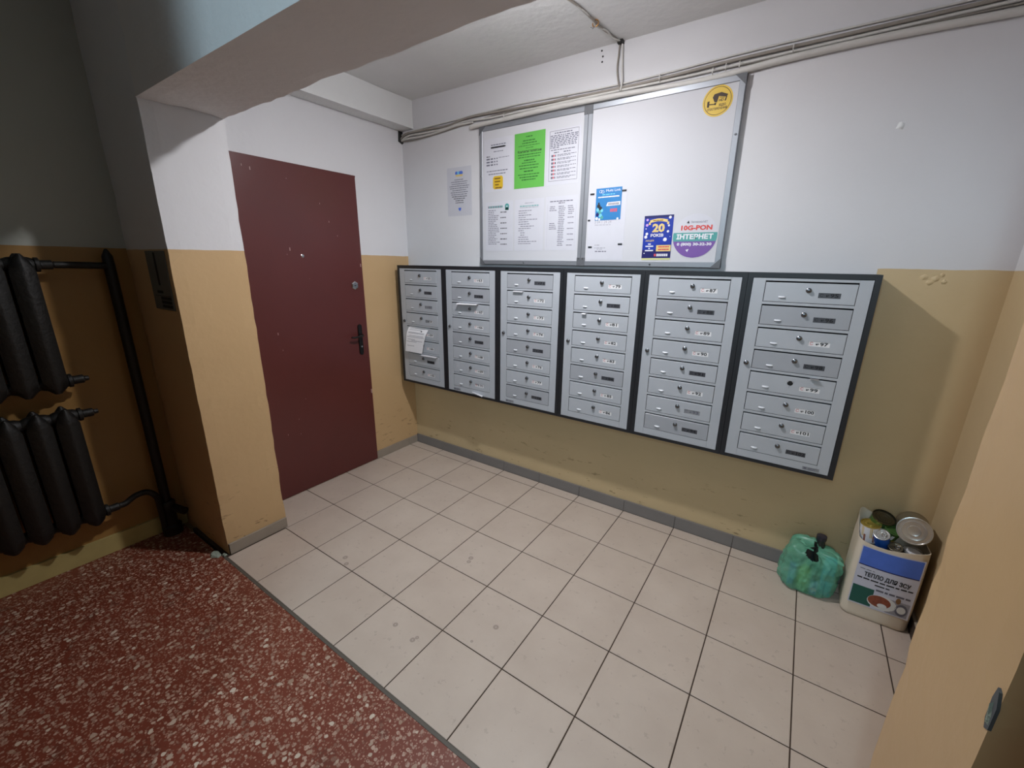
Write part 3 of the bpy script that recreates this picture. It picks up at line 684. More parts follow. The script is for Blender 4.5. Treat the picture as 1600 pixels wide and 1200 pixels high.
for (x, z, w_) in ((1.485, 1.832, .024), (1.663, 1.838, .024), (1.474, 1.699, .014), (1.662, 1.573, .024), (1.489, 1.559, .022)):
    a = bp(x, z); mb = MB().ybox(a[0] - w_ / 2, a[0] + w_ / 2, a[1] - .0042, a[1] + .0042, YPp - .0006, YPp - .0036, .0008, M_black)
    where = {1.832: 'left of the light blue flyer, near its top', 1.838: 'at the top right corner of the light blue flyer', 1.699: 'at the lower left corner of the light blue flyer', 1.573: 'on the plain white sheet, lower right', 1.559: 'on the plain white sheet, lower left'}[z]
    paper_thing('magnet_strip', mb, (a[0], YS, a[1]), 'small black strip magnet ' + where, 'magnet', 'black strip magnets on the noticeboard')
a = bp(1.784, 1.709); b = bp(1.930, 1.493)
mb = sheet(a[0], a[1], b[0], b[1], M_navy); x0, z1, x1, z0 = mb.q; cx = (x0 + x1) / 2; w_ = x1 - x0
rect(mb, x0, x1, z1 - .012, z1, M_navyd); rect(mb, x0, x1, z0 + .009, z0 + .05, M_navyd); rect(mb, x0, x1, z0, z0 + .009, mat('flyer_foot', (196, 200, 140), .5), .0001)
n = 8; v = []
for i in range(n + 1): t = i / n; xx = x0 + .030 + t * (w_ - .058); zz = z1 - .026 + .007 * math.sin(PI * t); v += [(xx, mb.yf - .0002, zz - .009), (xx, mb.yf - .0002, zz + .004)]
mb.add(v, [(2 * i, 2 * i + 2, 2 * i + 3, 2 * i + 1) for i in range(n)], M_gold)
for xx in (x0 + .024, x1 - .030): rect(mb, xx, xx + .010, z1 - .044, z1 - .032, M_gold)
mb.yf -= .0003; dashes(mb, x0 + .045, x1 - .045, z1 - .024, .004, M_inky, gap=.001)
mb.text('20', (cx + .002, mb.yf, z1 - .062), M_gold, size=.052, width=.062, bold=.045)
mb.text('РОКІВ', (cx - .003, mb.yf, z1 - .096), M_wht, size=.019, width=.064, bold=.03)
mb.text('АКЦІЯ!', (x0 + .036, mb.yf, z1 - .121), M_gold, size=.011, width=.044, bold=.02)
for i, ww in enumerate((.014, .040, .008, .042)): rect(mb, x0 + .036 - ww / 2, x0 + .036 + ww / 2, z1 - .140 - i * .0105, z1 - .134 - i * .0105, M_wht)
rect(mb, x1 - .074, x1 - .002, z0 + .042, z0 + .072, M_gold); mb.yf -= .0002
for dz in (.064, .051): dashes(mb, x1 - .064, x1 - .010, z0 + dz, .006, M_red, gap=.001)
rect(mb, x1 - .082, x1 - .072, z0 + .018, z0 + .030, M_red)
for i in range(6): rect(mb, x1 - .069 + i * .0095, x1 - .0615 + i * .0095, z0 + .018, z0 + .030, M_wht)
for (px_, pz_, r) in ((.016, .020, .006), (.016, .045, .007), (.018, .087, .007), (.014, .102, .008), (.128, .012, .007), (.125, .050, .005), (.123, .078, .006), (.112, .116, .009), (.012, .062, .003), (.012, .182, .003), (.104, .120, .002), (.135, .103, .002)):
    mb.lathe([(r, 0), (r * .5, .0002)], Matrix.Translation((x0 + px_, mb.yf, z1 - pz_)) @ Ry, M_wht if px_ != .016 else mat('balloon', (190, 150, 215), .4), 10)
finish(tilted(mb, .012), 'dark blue flyer with a gold number twenty and balloons', 'flyer', name='flyer')
# half-round internet sticker
a = bp(2.036, 1.606); cx, cz = a; R_ = .101
mb = MB(); yS = YPp - .0004; mb.yf = yS - .0002
def disc_part(z_lo, z_hi, m, R_=R_, y=None, n=20):
    v = []
    for i in range(n + 1):
        z = z_lo + (z_hi - z_lo) * i / n; h = math.sqrt(max(0, R_ * R_ - (z - cz) ** 2)); v += [(cx - h, y or mb.yf, z), (cx + h, y or mb.yf, z)]
    mb.add(v, [(2 * i, 2 * i + 1, 2 * i + 3, 2 * i + 2) for i in range(n)], m)
mb.lathe([(R_ + .001, 0), (R_ + .001, .0005)], Matrix.Translation((cx, YPp, cz)) @ Ry, M_paper, 48)
disc_part(cz - .024, cz + .016, M_teal, y=yS - .0003); disc_part(cz - R_ * .999, cz - .024, M_purp, y=yS - .0003)
mb.yf = yS - .0006
mb.text('ІНТЕРНЕТ', (cx, mb.yf, cz - .004), M_wht, size=.030, width=.168, bold=.045)
mb.text('10G-PON', (cx + .002, mb.yf, cz + .037), mat('sticker_red', (200, 66, 60), .5), size=.029, width=.142, bold=.045)
mb.text('Запорука.NET', (cx + .014, mb.yf, cz + .064), M_inkg, size=.013, width=.075)
mb.add([(cx - .043, mb.yf, cz + .060), (cx - .030, mb.yf, cz + .058), (cx - .035, mb.yf, cz + .072)], [(0, 1, 2)], M_ink)
mb.text('0 (800) 30-32-30', (cx + .001, mb.yf, cz - .038), M_wht, size=.017, width=.160, bold=.04)
mb.add([(cx - .035, mb.yf, cz - .064), (cx - .020, mb.yf, cz - .060), (cx - .026, mb.yf, cz - .074)], [(0, 1, 2)], M_wht)
paper_thing('round_sticker', mb, (cx, YS, cz), 'round internet sticker, white over teal over purple, at the lower right of the noticeboard', 'sticker')
# yellow camera sticker
cx, cz = bp(2.062, 2.176); mb = MB(); y = YPp
mb.lathe([(.062, 0), (.062, .0005)], Matrix.Translation((cx, y, cz)) @ Ry, M_cam, 40)
mb.lathe([(.0555, .0006), (.0535, .0006)], Matrix.Translation((cx, y, cz)) @ Ry, M_camk, 40, cap=False)
yy = y - .0008; P = lambda pts, m: mb.add([(cx + p[0], yy, cz + p[1]) for p in pts], [tuple(range(len(pts)))], m)
P([(-.022, .016), (-.016, .028), (.012, .032), (.040, .020), (.036, .010), (.004, .018), (-.002, -.006), (-.012, -.004)], M_camk)
P([(.033, .012), (.038, .012), (.034, -.004), (.028, -.004)], M_camk)
P([(.006, .012), (.008, .014), (.028, .010), (.027, .008)], M_camk)
P([(-.012, -.006), (-.003, -.008), (-.006, -.016), (-.012, -.014)], M_camk); P([(-.036, -.008), (-.008, -.010), (-.008, -.014), (-.036, -.012)], M_camk)
P([(-.042, .002), (-.033, .004), (-.033, -.022), (-.042, -.020)], M_camk)
mb.text('HD', (cx + .015, yy, cz + .001), M_camk, size=.014, bold=.03)
mb.text('ВІДЕО', (cx + .022, yy, cz - .018), M_camk, size=.012, width=.028, bold=.03)
mb.text('СПОСТЕРЕЖЕННЯ', (cx + .001, yy, cz - .031), M_camk, size=.012, width=.082, bold=.03)
paper_thing('warning_sticker', mb, (cx, YS, cz), 'round yellow sticker with a black camera at the top right of the noticeboard', 'sticker')
# sheet taped on the wall
mb = MB(); x0, x1, z0, z1 = .418, .628, 1.769, 2.066; y = WY - .0006
nn = 8; v = []
for i in range(nn + 1):
    t = i / nn; v += [(x0 + (x1 - x0) * t, y - .003 * math.sin(PI * t) ** 2 - .0008, z0), (x0 + (x1 - x0) * t, y - .0004, z1)]
mb.box(x0, x1, y - .0006, y, z0, z1, M_paper); mb.yf = y - .0011; mb.q = (x0, z1, x1, z0); cx = (x0 + x1) / 2
for i, wd in enumerate((.08, .14, .13, .17, .16, .12, .15, .14, .13, .10, .07, .07)): dashes(mb, cx - wd / 2, cx + wd / 2, z1 - .075 - i * .0128, .0042, M_ink if i > 7 else M_inkg, gap=.003)
for (px_, m_) in ((-.022, M_lblue), (-.006, M_cyan), (.010, M_lblue), (.022, M_lblue)): mb.lathe([(.012, 0), (.009, .0002)], Matrix.Translation((cx + px_, mb.yf, z1 - .036)) @ Ry, m_, 8)
rect(mb, cx - .028, cx + .032, z1 - .056, z1 - .044, M_gold, .0003)
mb.add([(cx - .010, mb.yf, z0 + .050), (cx + .014, mb.yf, z0 + .050), (cx + .013, mb.yf, z0 + .038), (cx + .002, mb.yf, z0 + .028), (cx - .009, mb.yf, z0 + .038)], [(0, 1, 2, 3, 4)], M_lblue)
o = mb.build('notice', origin=(cx, WY, (z0 + z1) / 2)); tag(o, 'white notice with a blue and yellow emblem, taped left of the noticeboard', 'notice')
# entrance number sign on the dark front of the left pillar
mb = MB().ybox(.030, .252, 1.245, 1.500, -1.5015, -1.5045, .001, M_sign); yy = -1.5050; mb.yf = yy
mb.text('1', (.135, yy, 1.415), M_key, size=.20, bold=.01)
for (a, b, c_, d_) in ((.09, .16, 1.318, 1.330), (.06, .238, 1.306, 1.308), (.12, .238, 1.290, 1.303), (.12, .238, 1.272, 1.286), (.12, .238, 1.254, 1.268)): rect(mb, a, b, c_, d_, M_key)
tag(mb.build('entrance_sign', origin=(.14, -1.503, 1.37)), 'pale sign with a large number one on the dark side of the left pillar', 'sign')

# ------------------------------------------------------------------ cables along the top of the wall
def smoothpts(P, n=6):
    out = []
    P = [Vector(p) for p in P]
    for i in range(len(P) - 1):
        p0, p1, p2, p3 = P[max(i - 1, 0)], P[i], P[i + 1], P[min(i + 2, len(P) - 1)]
        for k in range(n):
            t = k / n; out.append(.5 * ((2 * p1) + (p2 - p0) * t + (2 * p0 - 5 * p1 + 4 * p2 - p3) * t * t + (3 * p1 - p0 - 3 * p2 + p3) * t ** 3))
    out.append(P[-1]); return out
G = 'cables painted over along the top of the letterbox wall'
def cable(pts, r, m, label, grp=G, name='cable', seg=8):
    o = MB().tube(smoothpts(pts), r, m, seg).build(name, origin=pts[0], smooth=60); tag(o, label, 'cable', grp); return o
XR = 3.134
cable([(.64, .0785, 2.276), (.80, .079, 2.279), (1.2, .079, 2.285), (1.6, .079, 2.280), (2.0, .079, 2.268), (2.3, .079, 2.283), (2.65, .079, 2.286), (XR, .079, 2.272)], .0135, M_cable, 'thick white painted conduit, lowest and widest of the run', name='conduit', seg=12)
cable([(.004, .086, 2.318), (.12, .086, 2.330), (.45, .086, 2.336), (.95, .087, 2.345), (1.6, .087, 2.330), (2.2, .087, 2.345), (2.7, .087, 2.345), (XR, .087, 2.345)], .0045, M_cable, 'thin white cable, topmost of the run')
cable([(.003, .080, 2.290), (.06, .078, 2.318), (.22, .078, 2.318), (.45, .080, 2.314), (.62, .080, 2.333), (.85, .083, 2.330), (1.2, .083, 2.318), (1.7, .082, 2.312), (2.1, .082, 2.322), (2.6, .082, 2.325), (XR, .083, 2.330)], .007, M_cabled, 'dusty grey cable that bows up left of the noticeboard')
cable([(.003, .082, 2.280), (.08, .078, 2.302), (.22, .078, 2.300), (.42, .081, 2.300), (.6, .080, 2.315), (.8, .082, 2.305), (1.3, .083, 2.304), (1.9, .083, 2.300), (2.3, .083, 2.306), (XR, .083, 2.315)], .006, M_cable, 'white cable bowed in the middle of the run by the corner')
cable([(.003, .084, 2.278), (.10, .085, 2.272), (.24, .085, 2.276), (.40, .086, 2.287), (.6, .088, 2.303), (.8, .0885, 2.316), (1.3, .0885, 2.325)], .0035, M_cabled, 'thin cable sagging lowest beside the corner')
cable([(.003, .082, 2.284), (.08, .076, 2.286), (.20, .078, 2.283), (.36, .080, 2.288), (.52, .080, 2.302), (.66, .075, 2.300)], .006, M_cable, 'short white cable joining the conduit left of the noticeboard')
cable([(2.05, .0885, 2.300), (2.3, .0885, 2.300), (2.6, .0885, 2.306), (XR, .0885, 2.300)], .0045, M_cabled, 'thin grey cable tucked behind the conduit on the right')
G2 = 'pair of cables dropping from the ceiling'
cable([(1.578, .088, 2.512), (1.577, .084, 2.46), (1.574, .084, 2.40), (1.585, .080, 2.345), (1.600, .076, 2.30)], .004, M_cabled, 'left one of two cables dropping from the ceiling to the conduit', G2)
cable([(1.590, .088, 2.512), (1.596, .084, 2.46), (1.600, .084, 2.39), (1.606, .080, 2.34), (1.603, .074, 2.296)], .005, M_cable, 'right one of two cables dropping from the ceiling to the conduit', G2)
cable([(1.578, .075, 2.509), (1.570, .0, 2.508), (1.560, -.08, 2.506), (1.556, -.16, 2.503), (1.545, -.27, 2.508), (1.53, -.36, 2.509), (1.49, -.52, 2.511)], .005, M_cabled, 'twisted grey cable crossing the ceiling towards the lamp', 'ceiling cables')
cable([(1.585, .07, 2.509), (1.572, .01, 2.502), (1.566, -.06, 2.507), (1.552, -.13, 2.500), (1.550, -.24, 2.506), (1.522, -.38, 2.508), (1.476, -.50, 2.510)], .004, M_cable, 'thin white cable wound beside the twisted grey one on the ceiling', 'ceiling cables')
mb = MB().tube([(1.556 + .014 * math.cos(t * PI / 8), -.155, 2.500 + .013 * math.sin(t * PI / 8)) for t in range(17)], .0025, mat('brass_hook', (190, 140, 80), .3, metal=.8), 8)
mb.tube([(1.556, -.158, 2.487), (1.548, -.165, 2.478), (1.540, -.172, 2.482)], .0025, M_chrome, 8)
tag(mb.build('ceiling_hook', origin=(1.556, -.155, 2.515), smooth=60), 'small brass coloured hook holding the ceiling cables', 'hook')
mb = MB().box(1.572, 1.598, .066, .0925, 2.500, 2.5145, M_iron); tag(mb.build('cable_knot', origin=(1.585, .09, 2.51)), 'dark hole filling where the cables enter by the ceiling', 'fitting')
mb = MB().hull([(.0005, .0925, 2.345 - .002), (.0005, .060, 2.342), (.0005, .056, 2.275), (.0005, .0925, 2.262)], [(.010, .0925, 2.341), (.006, .066, 2.336), (.005, .062, 2.282), (.014, .0925, 2.268)], M_iron)
tag(mb.build('wall_hole', origin=(0, .093, 2.30)), 'dark ragged hole in the corner where the cable run ends', 'hole')
for x, z, lab in ((1.795, 2.318, 'small white cable clip midway between the ceiling drop and the yellow sticker'), (2.028, 2.297, 'small white cable clip directly above the yellow camera sticker'),
                  (2.080, 2.303, 'small white cable clip right of the one above the yellow camera sticker'), (2.134, 2.300, 'small white cable clip above the top right corner of the noticeboard'),
                  (2.325, 2.318, 'small white cable clip right of the noticeboard, over the bare wall'), (.90, 2.298, 'small white cable clip above the left notices of the noticeboard')):
    mb = MB().tube([(x, .0915, z + .014), (x, .066, z + .008), (x, .0635, z - .012), (x, .0915, z - .024)], .0022, M_cable, 6)
    tag(mb.build('cable_clip', origin=(x, .09, z), smooth=60), lab, 'clip', 'clips along the cable run')

# ------------------------------------------------------------------ radiators and pipes on the stairwell wall
def rad_section_mesh():
    mb = MB(); H = .588
    for xc, dx in ((.036, .024), (-.036, .022)):
        lo, hi = [], []
        prof = [(0, .010, .3), (.022, .030, .7), (.06, .0385, 1), (H - .07, .0385, 1), (H - .028, .026, .85), (H, .006, .35)]
        rings = []
        for z, hw, s_ in prof:
            rings.append([(xc + dx * s_, 0 + hw * .22, z), (xc + dx * s_, -hw * .22, z), (xc + dx * .15 * s_, -hw, z), (xc - dx * .15 * s_, -hw, z), (xc - dx * s_, -hw * .22, z), (xc - dx * s_, hw * .22, z), (xc - dx * .15 * s_, hw, z), (xc + dx * .15 * s_, hw, z)])
        vs = [p for r in rings for p in r]; n = 8
        fs = [(i * n + k, i * n + (k + 1) % n, (i + 1) * n + (k + 1) % n, (i + 1) * n + k) for i in range(len(rings) - 1) for k in range(n)] + [tuple(range(n)), tuple(range((len(rings) - 1) * n, len(rings) * n))[::-1]]
        mb.add(vs, fs, M_iron)
    mb.box(-.016, .016, -.004, .004, .08, .20, M_iron); mb.box(-.016, .016, -.004, .004, .38, .50, M_iron)
    for z in (.044, .544):
        mb.box(-.020, .020, -.012, .012, z - .020, z + .020, M_iron)
        mb.lathe([(.024, -.0435), (.030, -.030), (.033, -.012), (.033, .012), (.030, .030), (.024, .0435)], Matrix.Translation((0, 0, z)) @ Matrix.Rotation(PI / 2, 4, 'X'), M_iron, 14)
    return mesh_of(mb, 'section', 50)
ME_R = rad_section_mesh(); XRAD = -.132
def radiator(z, label, top_pipe):
    t = empty('radiator', (XRAD, -1.875, z)); tag(t, label, 'radiator', 'cast iron radiators on the stairwell wall')
    for k in range(8): link('section', ME_R, t, loc=(0, -k * .0875, 0))
    for zz, ln in ((.044, .05), (.544, .05)):
        mb = MB().lathe([(.030, 0), (.030, .012), (.019, .016), (.019, ln), (.012, ln + .004), (.010, ln + .018)], Matrix.Translation((0, .0436, zz)) @ Matrix.Rotation(-PI / 2, 4, 'X'), M_iron, 14)
        mb.build('end_plug', t, smooth=40)
    for k in (1, 5): MB().tube([(-.04, -k * .0875 - .04, .52), (-.097, -k * .0875 - .04, .52)], .006, M_iron, 6).build('wall_bracket', t)
    return t
radiator(.893, 'black cast iron radiator, upper of the two by the stairs', True)
radiator(.232, 'black cast iron radiator, lower of the two by the stairs', False)
YR = -1.590; XP = -.165
pp = empty('heating_riser', (XP, YR, 0)); tag(pp, 'black vertical heating pipe beside the two radiators', 'pipe')
oP = (XP, YR, 0)
MB().tube([(XP, YR, 0.0), (XP, YR, 1.44), (XP, YR, 1.475), (XP, YR, 1.50), (XP, YR, 1.508)], [.0215, .0215, .020, .009, .004], M_iron, 14).build('riser', pp, oP, smooth=50)
MB().tube([(XRAD, -1.775, .893 + .544), (XRAD, -1.76, 1.437), (XP + .008, YR - .015, 1.433)], .0145, M_iron, 10).build('upper_branch', pp, oP, smooth=60)
MB().tube(smoothpts([(XRAD, -1.778, .276), (XRAD, -1.755, .278), (XRAD, -1.71, .300), (XRAD + .005, -1.665, .300), (XRAD + .01, -1.635, .262), (XP + .02, -1.625, .19), (XP + .01, -1.622, .02)]), .0145, M_iron, 10).build('lower_branch', pp, oP, smooth=60)
MB().lathe([(.045, 0), (.045, .05), (.032, .06), (.030, .14), (.036, .15), (.036, .19), (.028, .20)], Matrix.Translation((XP, YR, 0)), M_iron, 14).build('floor_sleeve', pp, oP, smooth=40)
MB().tube([(XP, YR + .01, .16), (XP + .10, YR + .045, .15)], .020, M_iron, 10).build('tee', pp, oP, smooth=50)

# ------------------------------------------------------------------ plaster damage
rn = random.Random(2)
def shard(name, pts, z0, h, m, label, cat):
    mb = MB(); c = Vector((sum(p[0] for p in pts) / len(pts), sum(p[1] for p in pts) / len(pts)))
    mb.hull([(p[0], p[1], z0) for p in pts], [(c.x + (p[0] - c.x) * .75, c.y + (p[1] - c.y) * .75, z0 + h * rn.uniform(.5, 1)) for p in pts], m)
    tag(mb.build(name, origin=(c.x, c.y, z0)), label, cat)
shard('plaster_chip', [(.20, -1.535), (.225, -1.520), (.262, -1.524), (.272, -1.545), (.240, -1.565), (.215, -1.560)], 0, .012, M_plaster, 'larger greenish plaster flake on the terrazzo at the foot of the left pillar', 'debris')
shard('plaster_chip', [(.262, -1.512), (.285, -1.506), (.288, -1.522), (.270, -1.526)], 0, .010, M_plaster, 'smaller plaster flake against the foot of the left pillar', 'debris')
mb = MB(); Xj = 2.8222
pts = [(-1.508, .945), (-1.514, .942), (-1.5225, .922), (-1.5225, .886), (-1.513, .880), (-1.507, .892), (-1.5045, .925)]
mb.hull([(Xj + .002, y, z) for y, z in pts], [(Xj - .0015, y, z) for y, z in pts], M_plasterd)
mb.hull([(Xj, -1.512, .925), (Xj, -1.520, .905), (Xj, -1.521, .890), (Xj, -1.515, .888)], [(Xj - .005, -1.513, .920), (Xj - .004, -1.517, .904), (Xj - .003, -1.518, .893), (Xj - .004, -1.516, .892)], M_plaster)
tag(mb.build('plaster_patch', origin=(Xj, -1.51, .93)), 'chipped grey plaster patch on the edge of the right pillar', 'damage')

# ------------------------------------------------------------------ cut-open white canister with tins
JX0, JX1, JY0, JY1 = 2.886, 3.112, -.125, .045; JR = .030
def jloop(ins, n=10):
    x0, x1, y0, y1, r = JX0 + ins, JX1 - ins, JY0 + ins, JY1 - ins, max(JR - ins, .004); P_ = []
    for (cx, cy, a0) in ((x1 - r, y0 + r, -PI / 2), (x1 - r, y1 - r, 0), (x0 + r, y1 - r, PI / 2), (x0 + r, y0 + r, PI)):
        for i in range(n): t = a0 + (PI / 2) * i / (n - 1); P_.append((cx + r * math.cos(t), cy + r * math.sin(t)))
    out = []      # add points on the straight runs
    for i in range(len(P_)):
        a, b = Vector(P_[i]), Vector(P_[(i + 1) % len(P_)]); d = (b - a).length; k = max(1, int(d / .03))
        for q in range(k): out.append(tuple(a.lerp(b, q / k)))
    return out
def jtop(x, y):
    u = (x - JX0) / (JX1 - JX0); v = (y - JY0) / (JY1 - JY0)
    front = .372 - .020 * math.sin(PI * min(1, u * 1.1)) + .012 * u
    back = .440 - .065 * u + .02 * max(0, 1 - u * 6)
    return front * (1 - v) + back * v - (.025 * math.sin(PI * v) if u < .5 else 0)
lo, li = jloop(0), jloop(.003); n = min(len(lo), len(li))
mb = MB(); n = len(lo); L_ = lo; I_ = [((JX0 + JX1) / 2 + (x - (JX0 + JX1) / 2) * .972, (JY0 + JY1) / 2 + (y - (JY0 + JY1) / 2) * .965) for x, y in lo]
def ring(Lp, z): return [(x, y, z(x, y) if callable(z) else z) for x, y in Lp]
def scl(Lp, s_): cx, cy = (JX0 + JX1) / 2, (JY0 + JY1) / 2; return [(cx + (x - cx) * s_, cy + (y - cy) * s_) for x, y in Lp]
rings = [ring(scl(L_, .93), .001), ring(scl(L_, .98), .006), ring(L_, .018)] + [ring(scl(L_, 1 + .012 * math.sin(PI * q / 8)), (lambda x, y, q=q: .018 + (jtop(x, y) - .018) * q / 8)) for q in range(1, 9)]
rings += [ring(I_, lambda x, y: jtop(x, y) - .0005), ring(I_, .010)]
vs = [p for r in rings for p in r]
fs = [(i * n + k, i * n + (k + 1) % n, (i + 1) * n + (k + 1) % n, (i + 1) * n + k) for i in range(len(rings) - 1) for k in range(n)] + [tuple(range(n))[::-1], tuple(range((len(rings) - 1) * n, len(rings) * n))]
jc = empty('canister', ((JX0 + JX1) / 2, (JY0 + JY1) / 2, 0)); tag(jc, 'off-white plastic canister with its top cut off, in the corner with tins inside', 'canister')
mb.add(vs, fs, M_plast); mb.build('body', jc, jc.location, smooth=50)
# printed sheet stuck on the front, slightly bowed
LX0, LX1, LZ0, LZ1 = 2.902, 3.100, .068, .352
mb = MB(); NS = 12
def lp(u, v, off=0.0):
    x = LX0 + (LX1 - LX0) * u; top = LZ1 - .010 * math.sin(PI * u * .9) + .006 * u; z = LZ0 + (top - LZ0) * v
    edge = max(0, abs(u - .5) - .40) / .1; bul = .0022
    yy = JY0 - .0012 - bul * math.sin(PI * min(1, max(0, z / .37))) - off
    return (x, yy, z)
def lpatch(u0, u1, v0, v1, m, off=0.0, nu=None):
    nu = nu or max(1, int((u1 - u0) * NS)); nv = max(1, int((v1 - v0) * 8))
    vs = [lp(u0 + (u1 - u0) * i / nu, v0 + (v1 - v0) * j / nv, off) for j in range(nv + 1) for i in range(nu + 1)]
    mb.add(vs, [(j * (nu + 1) + i, j * (nu + 1) + i + 1, (j + 1) * (nu + 1) + i + 1, (j + 1) * (nu + 1) + i) for j in range(nv) for i in range(nu)], m)
lpatch(0, 1, 0, 1, M_lwhite); lpatch(.02, .98, .70, .985, M_lblue, .0004); lpatch(.02, .98, .685, .70, M_navyd, .0005)
lpatch(.02, .38, .02, .33, M_lgreen, .0004)
def ltext(t, u, v, m, w, s_, b=.03):
    p = lp(u, v, .0010); mb.text(t, p, m, size=s_, width=w, bold=b)
ltext('ТЕПЛО ДЛЯ ЗСУ', .52, .555, M_ink, .148, .026, .035)
def ldash(u0, u1, v, h, m):
    x = u0
    while x < u1 - .02:
        w = min(rng.uniform(.05, .16), u1 - x); lpatch(x, x + w, v - h / 2, v + h / 2, m, .0006, 1); x += w + .02
ldash(.06, .30, .63, .010, M_inkg); ldash(.05, .95, .475, .022, M_ink); ldash(.36, .60, .415, .020, M_ink); ldash(.40, .97, .34, .03, M_inkg)
def lellipse(u, v, ru, rv, m, off, rot=0.0, n=20):
    pts = []
    for k in range(n): t = 2 * PI * k / n; a, b = ru * math.cos(t), rv * math.sin(t); pts.append(lp(u + a * math.cos(rot) - b * math.sin(rot), v + a * math.sin(rot) + b * math.cos(rot), off))
    mb.add(pts, [tuple(range(n))], m)
lpatch(.62, .97, .02, .26, M_inkl, .0005); lellipse(.54, .15, .24, .125, M_foodw, .0007); lellipse(.50, .16, .19, .10, M_food, .0009); lellipse(.56, .10, .08, .04, M_foodw, .0011); lellipse(.86, .13, .10, .10, M_inkg, .0007); lellipse(.86, .13, .07, .06, M_foodw, .0009); lellipse(.78, .27, .04, .05, mat('label_sauce', (130, 96, 60), .5), .0009)
mb.build('printed_label', jc, jc.location)['label'] = 'blue, white and green printed label'

def frame(c, d, up=(0, 0, 1)):
    z = Vector(d).normalized(); x = Vector(up).cross(z).normalized(); y = z.cross(x)
    return Matrix.Translation(c) @ Matrix((x, y, z)).transposed().to_4x4()
def tin(center, d, r, h, label, side=M_tinside, lid=M_tin, lidtop=None, ringpull=False, extra=None, name='tin_can'):
    """center = middle of the visible lid, d = direction the lid faces"""
    Mx_ = frame(center, d); c = Vector(center); t = empty(name, Mx_ @ Vector((0, 0, -h))); tag(t, label, 'tin', 'food tins in the canister')
    o = t.location.copy(); body = MB()
    pr = [(r * .985, -h), (r * 1.0, -h + .002)]
    nr = 5
    for i in range(nr + 1): z = -h + .004 + (h - .010) * i / nr; pr.append((r * (.985 - (.012 if i % 2 else 0)), z))
    pr += [(r * .985, -.004)]
    body.lathe(pr, Mx_, side, 28, cap=True); body.build('body', t, o, smooth=40)
    l = MB(); l.lathe([(r * .985, -.005), (r * 1.02, -.003), (r * 1.02, .0005), (r * .96, .001), (r * .93, -.0035), (r * .72, -.0035), (r * .70, -.002), (r * .64, -.0032), (r * .40, -.0032), (r * .38, -.002), (r * .30, -.0032), (r * .02, -.0032)], Mx_, lid, 28)
    lo_ = l.build('lid', t, o, smooth=30)
    if lidtop: MB().lathe([(r * .70, -.0018), (r * .70, -.0012), (.001, -.0012)], Mx_, lidtop, 24).build('lid_label', lo_, o)
    if ringpull:
        q = MB().tube([Mx_ @ Vector((.30 * r + .30 * r * math.cos(a * PI / 8), .30 * r * math.sin(a * PI / 8), .001)) for a in range(17)], .0014, M_chrome, 6); q.build('ring_pull', lo_, o, smooth=60)
    if extra: extra(t, o, Mx_, r, h)
    return t
cp = Vector(cam.location)
tin((3.046, -.098, .458), (-.12, -.95, .22), .054, .118, 'large plain silver tin leaning in the right side of the canister')
def lab_patch(t, o, Mx_, r, h, segs):
    mb = MB()
    for (a0, a1, h0, h1, m) in segs:
        n = max(2, int(abs(a1 - a0) / .15)); vs = []
        for i in range(n + 1): a = a0 + (a1 - a0) * i / n; vs += [Mx_ @ Vector((r * 1.006 * math.cos(a), r * 1.006 * math.sin(a), -h + h * h0)), Mx_ @ Vector((r * 1.006 * math.cos(a), r * 1.006 * math.sin(a), -h + h * h1))]
        mb.add(vs, [(2 * i, 2 * i + 2, 2 * i + 3, 2 * i + 1) for i in range(n)], m)
    mb.build('paper_label', t, o)
tin((2.962, -.028, .452), (.10, -.35, .93), .040, .070, 'dark-lidded green tin standing at the back of the canister', side=M_tgreen, lid=M_tindark)
full = (0, 2 * PI)
tin((2.921, -.060, .424), (-.10, -.10, .98), .034, .080, 'tin with a white, yellow and blue label at the left of the canister', side=M_tinside, lid=mat('gold_lid', (190, 170, 90), .3, metal=.8),
    extra=lambda t, o, M_, r, h: lab_patch(t, o, M_, r, h, [(0, 2 * PI, .05, .95, M_wht)] + [(k * .9, k * .9 + .3, .35, .93, M_yel) for k in range(7)] + [(k * .9 + .3, k * .9 + .5, .10, .50, M_food) for k in range(7)]))
tin((2.955, -.101, .408), (-.20, -.50, .84), .026, .075, 'small tin with a bright blue label lying beside the yellow one', side=M_bluep, lid=M_tin, ringpull=True)
tin((2.996, -.056, .423), (.20, -.40, .88), .030, .075, 'green labelled tin in the middle of the canister', side=M_tgreen, lid=M_tgreen,
    extra=lambda t, o, M_, r, h: lab_patch(t, o, M_, r, h, [(k * 1.05, k * 1.05 + .35, .5, .85, M_wht) for k in range(6)] + [(k * 1.05 + .4, k * 1.05 + .8, .2, .45, M_yel) for k in range(6)]), lidtop=M_tgreen)
tin((3.006, -.098, .368), (-.1, -.35, .90), .024, .070, 'small grey ring-pull tin at the front rim of the canister', side=M_tinside, lid=M_tinside, ringpull=True)
tin((3.066, -.086, .362), (.0, -.12, .99), .033, .080, 'tin with a white lid label at the front right of the canister', side=M_tinside, lid=M_tin, lidtop=M_wht)

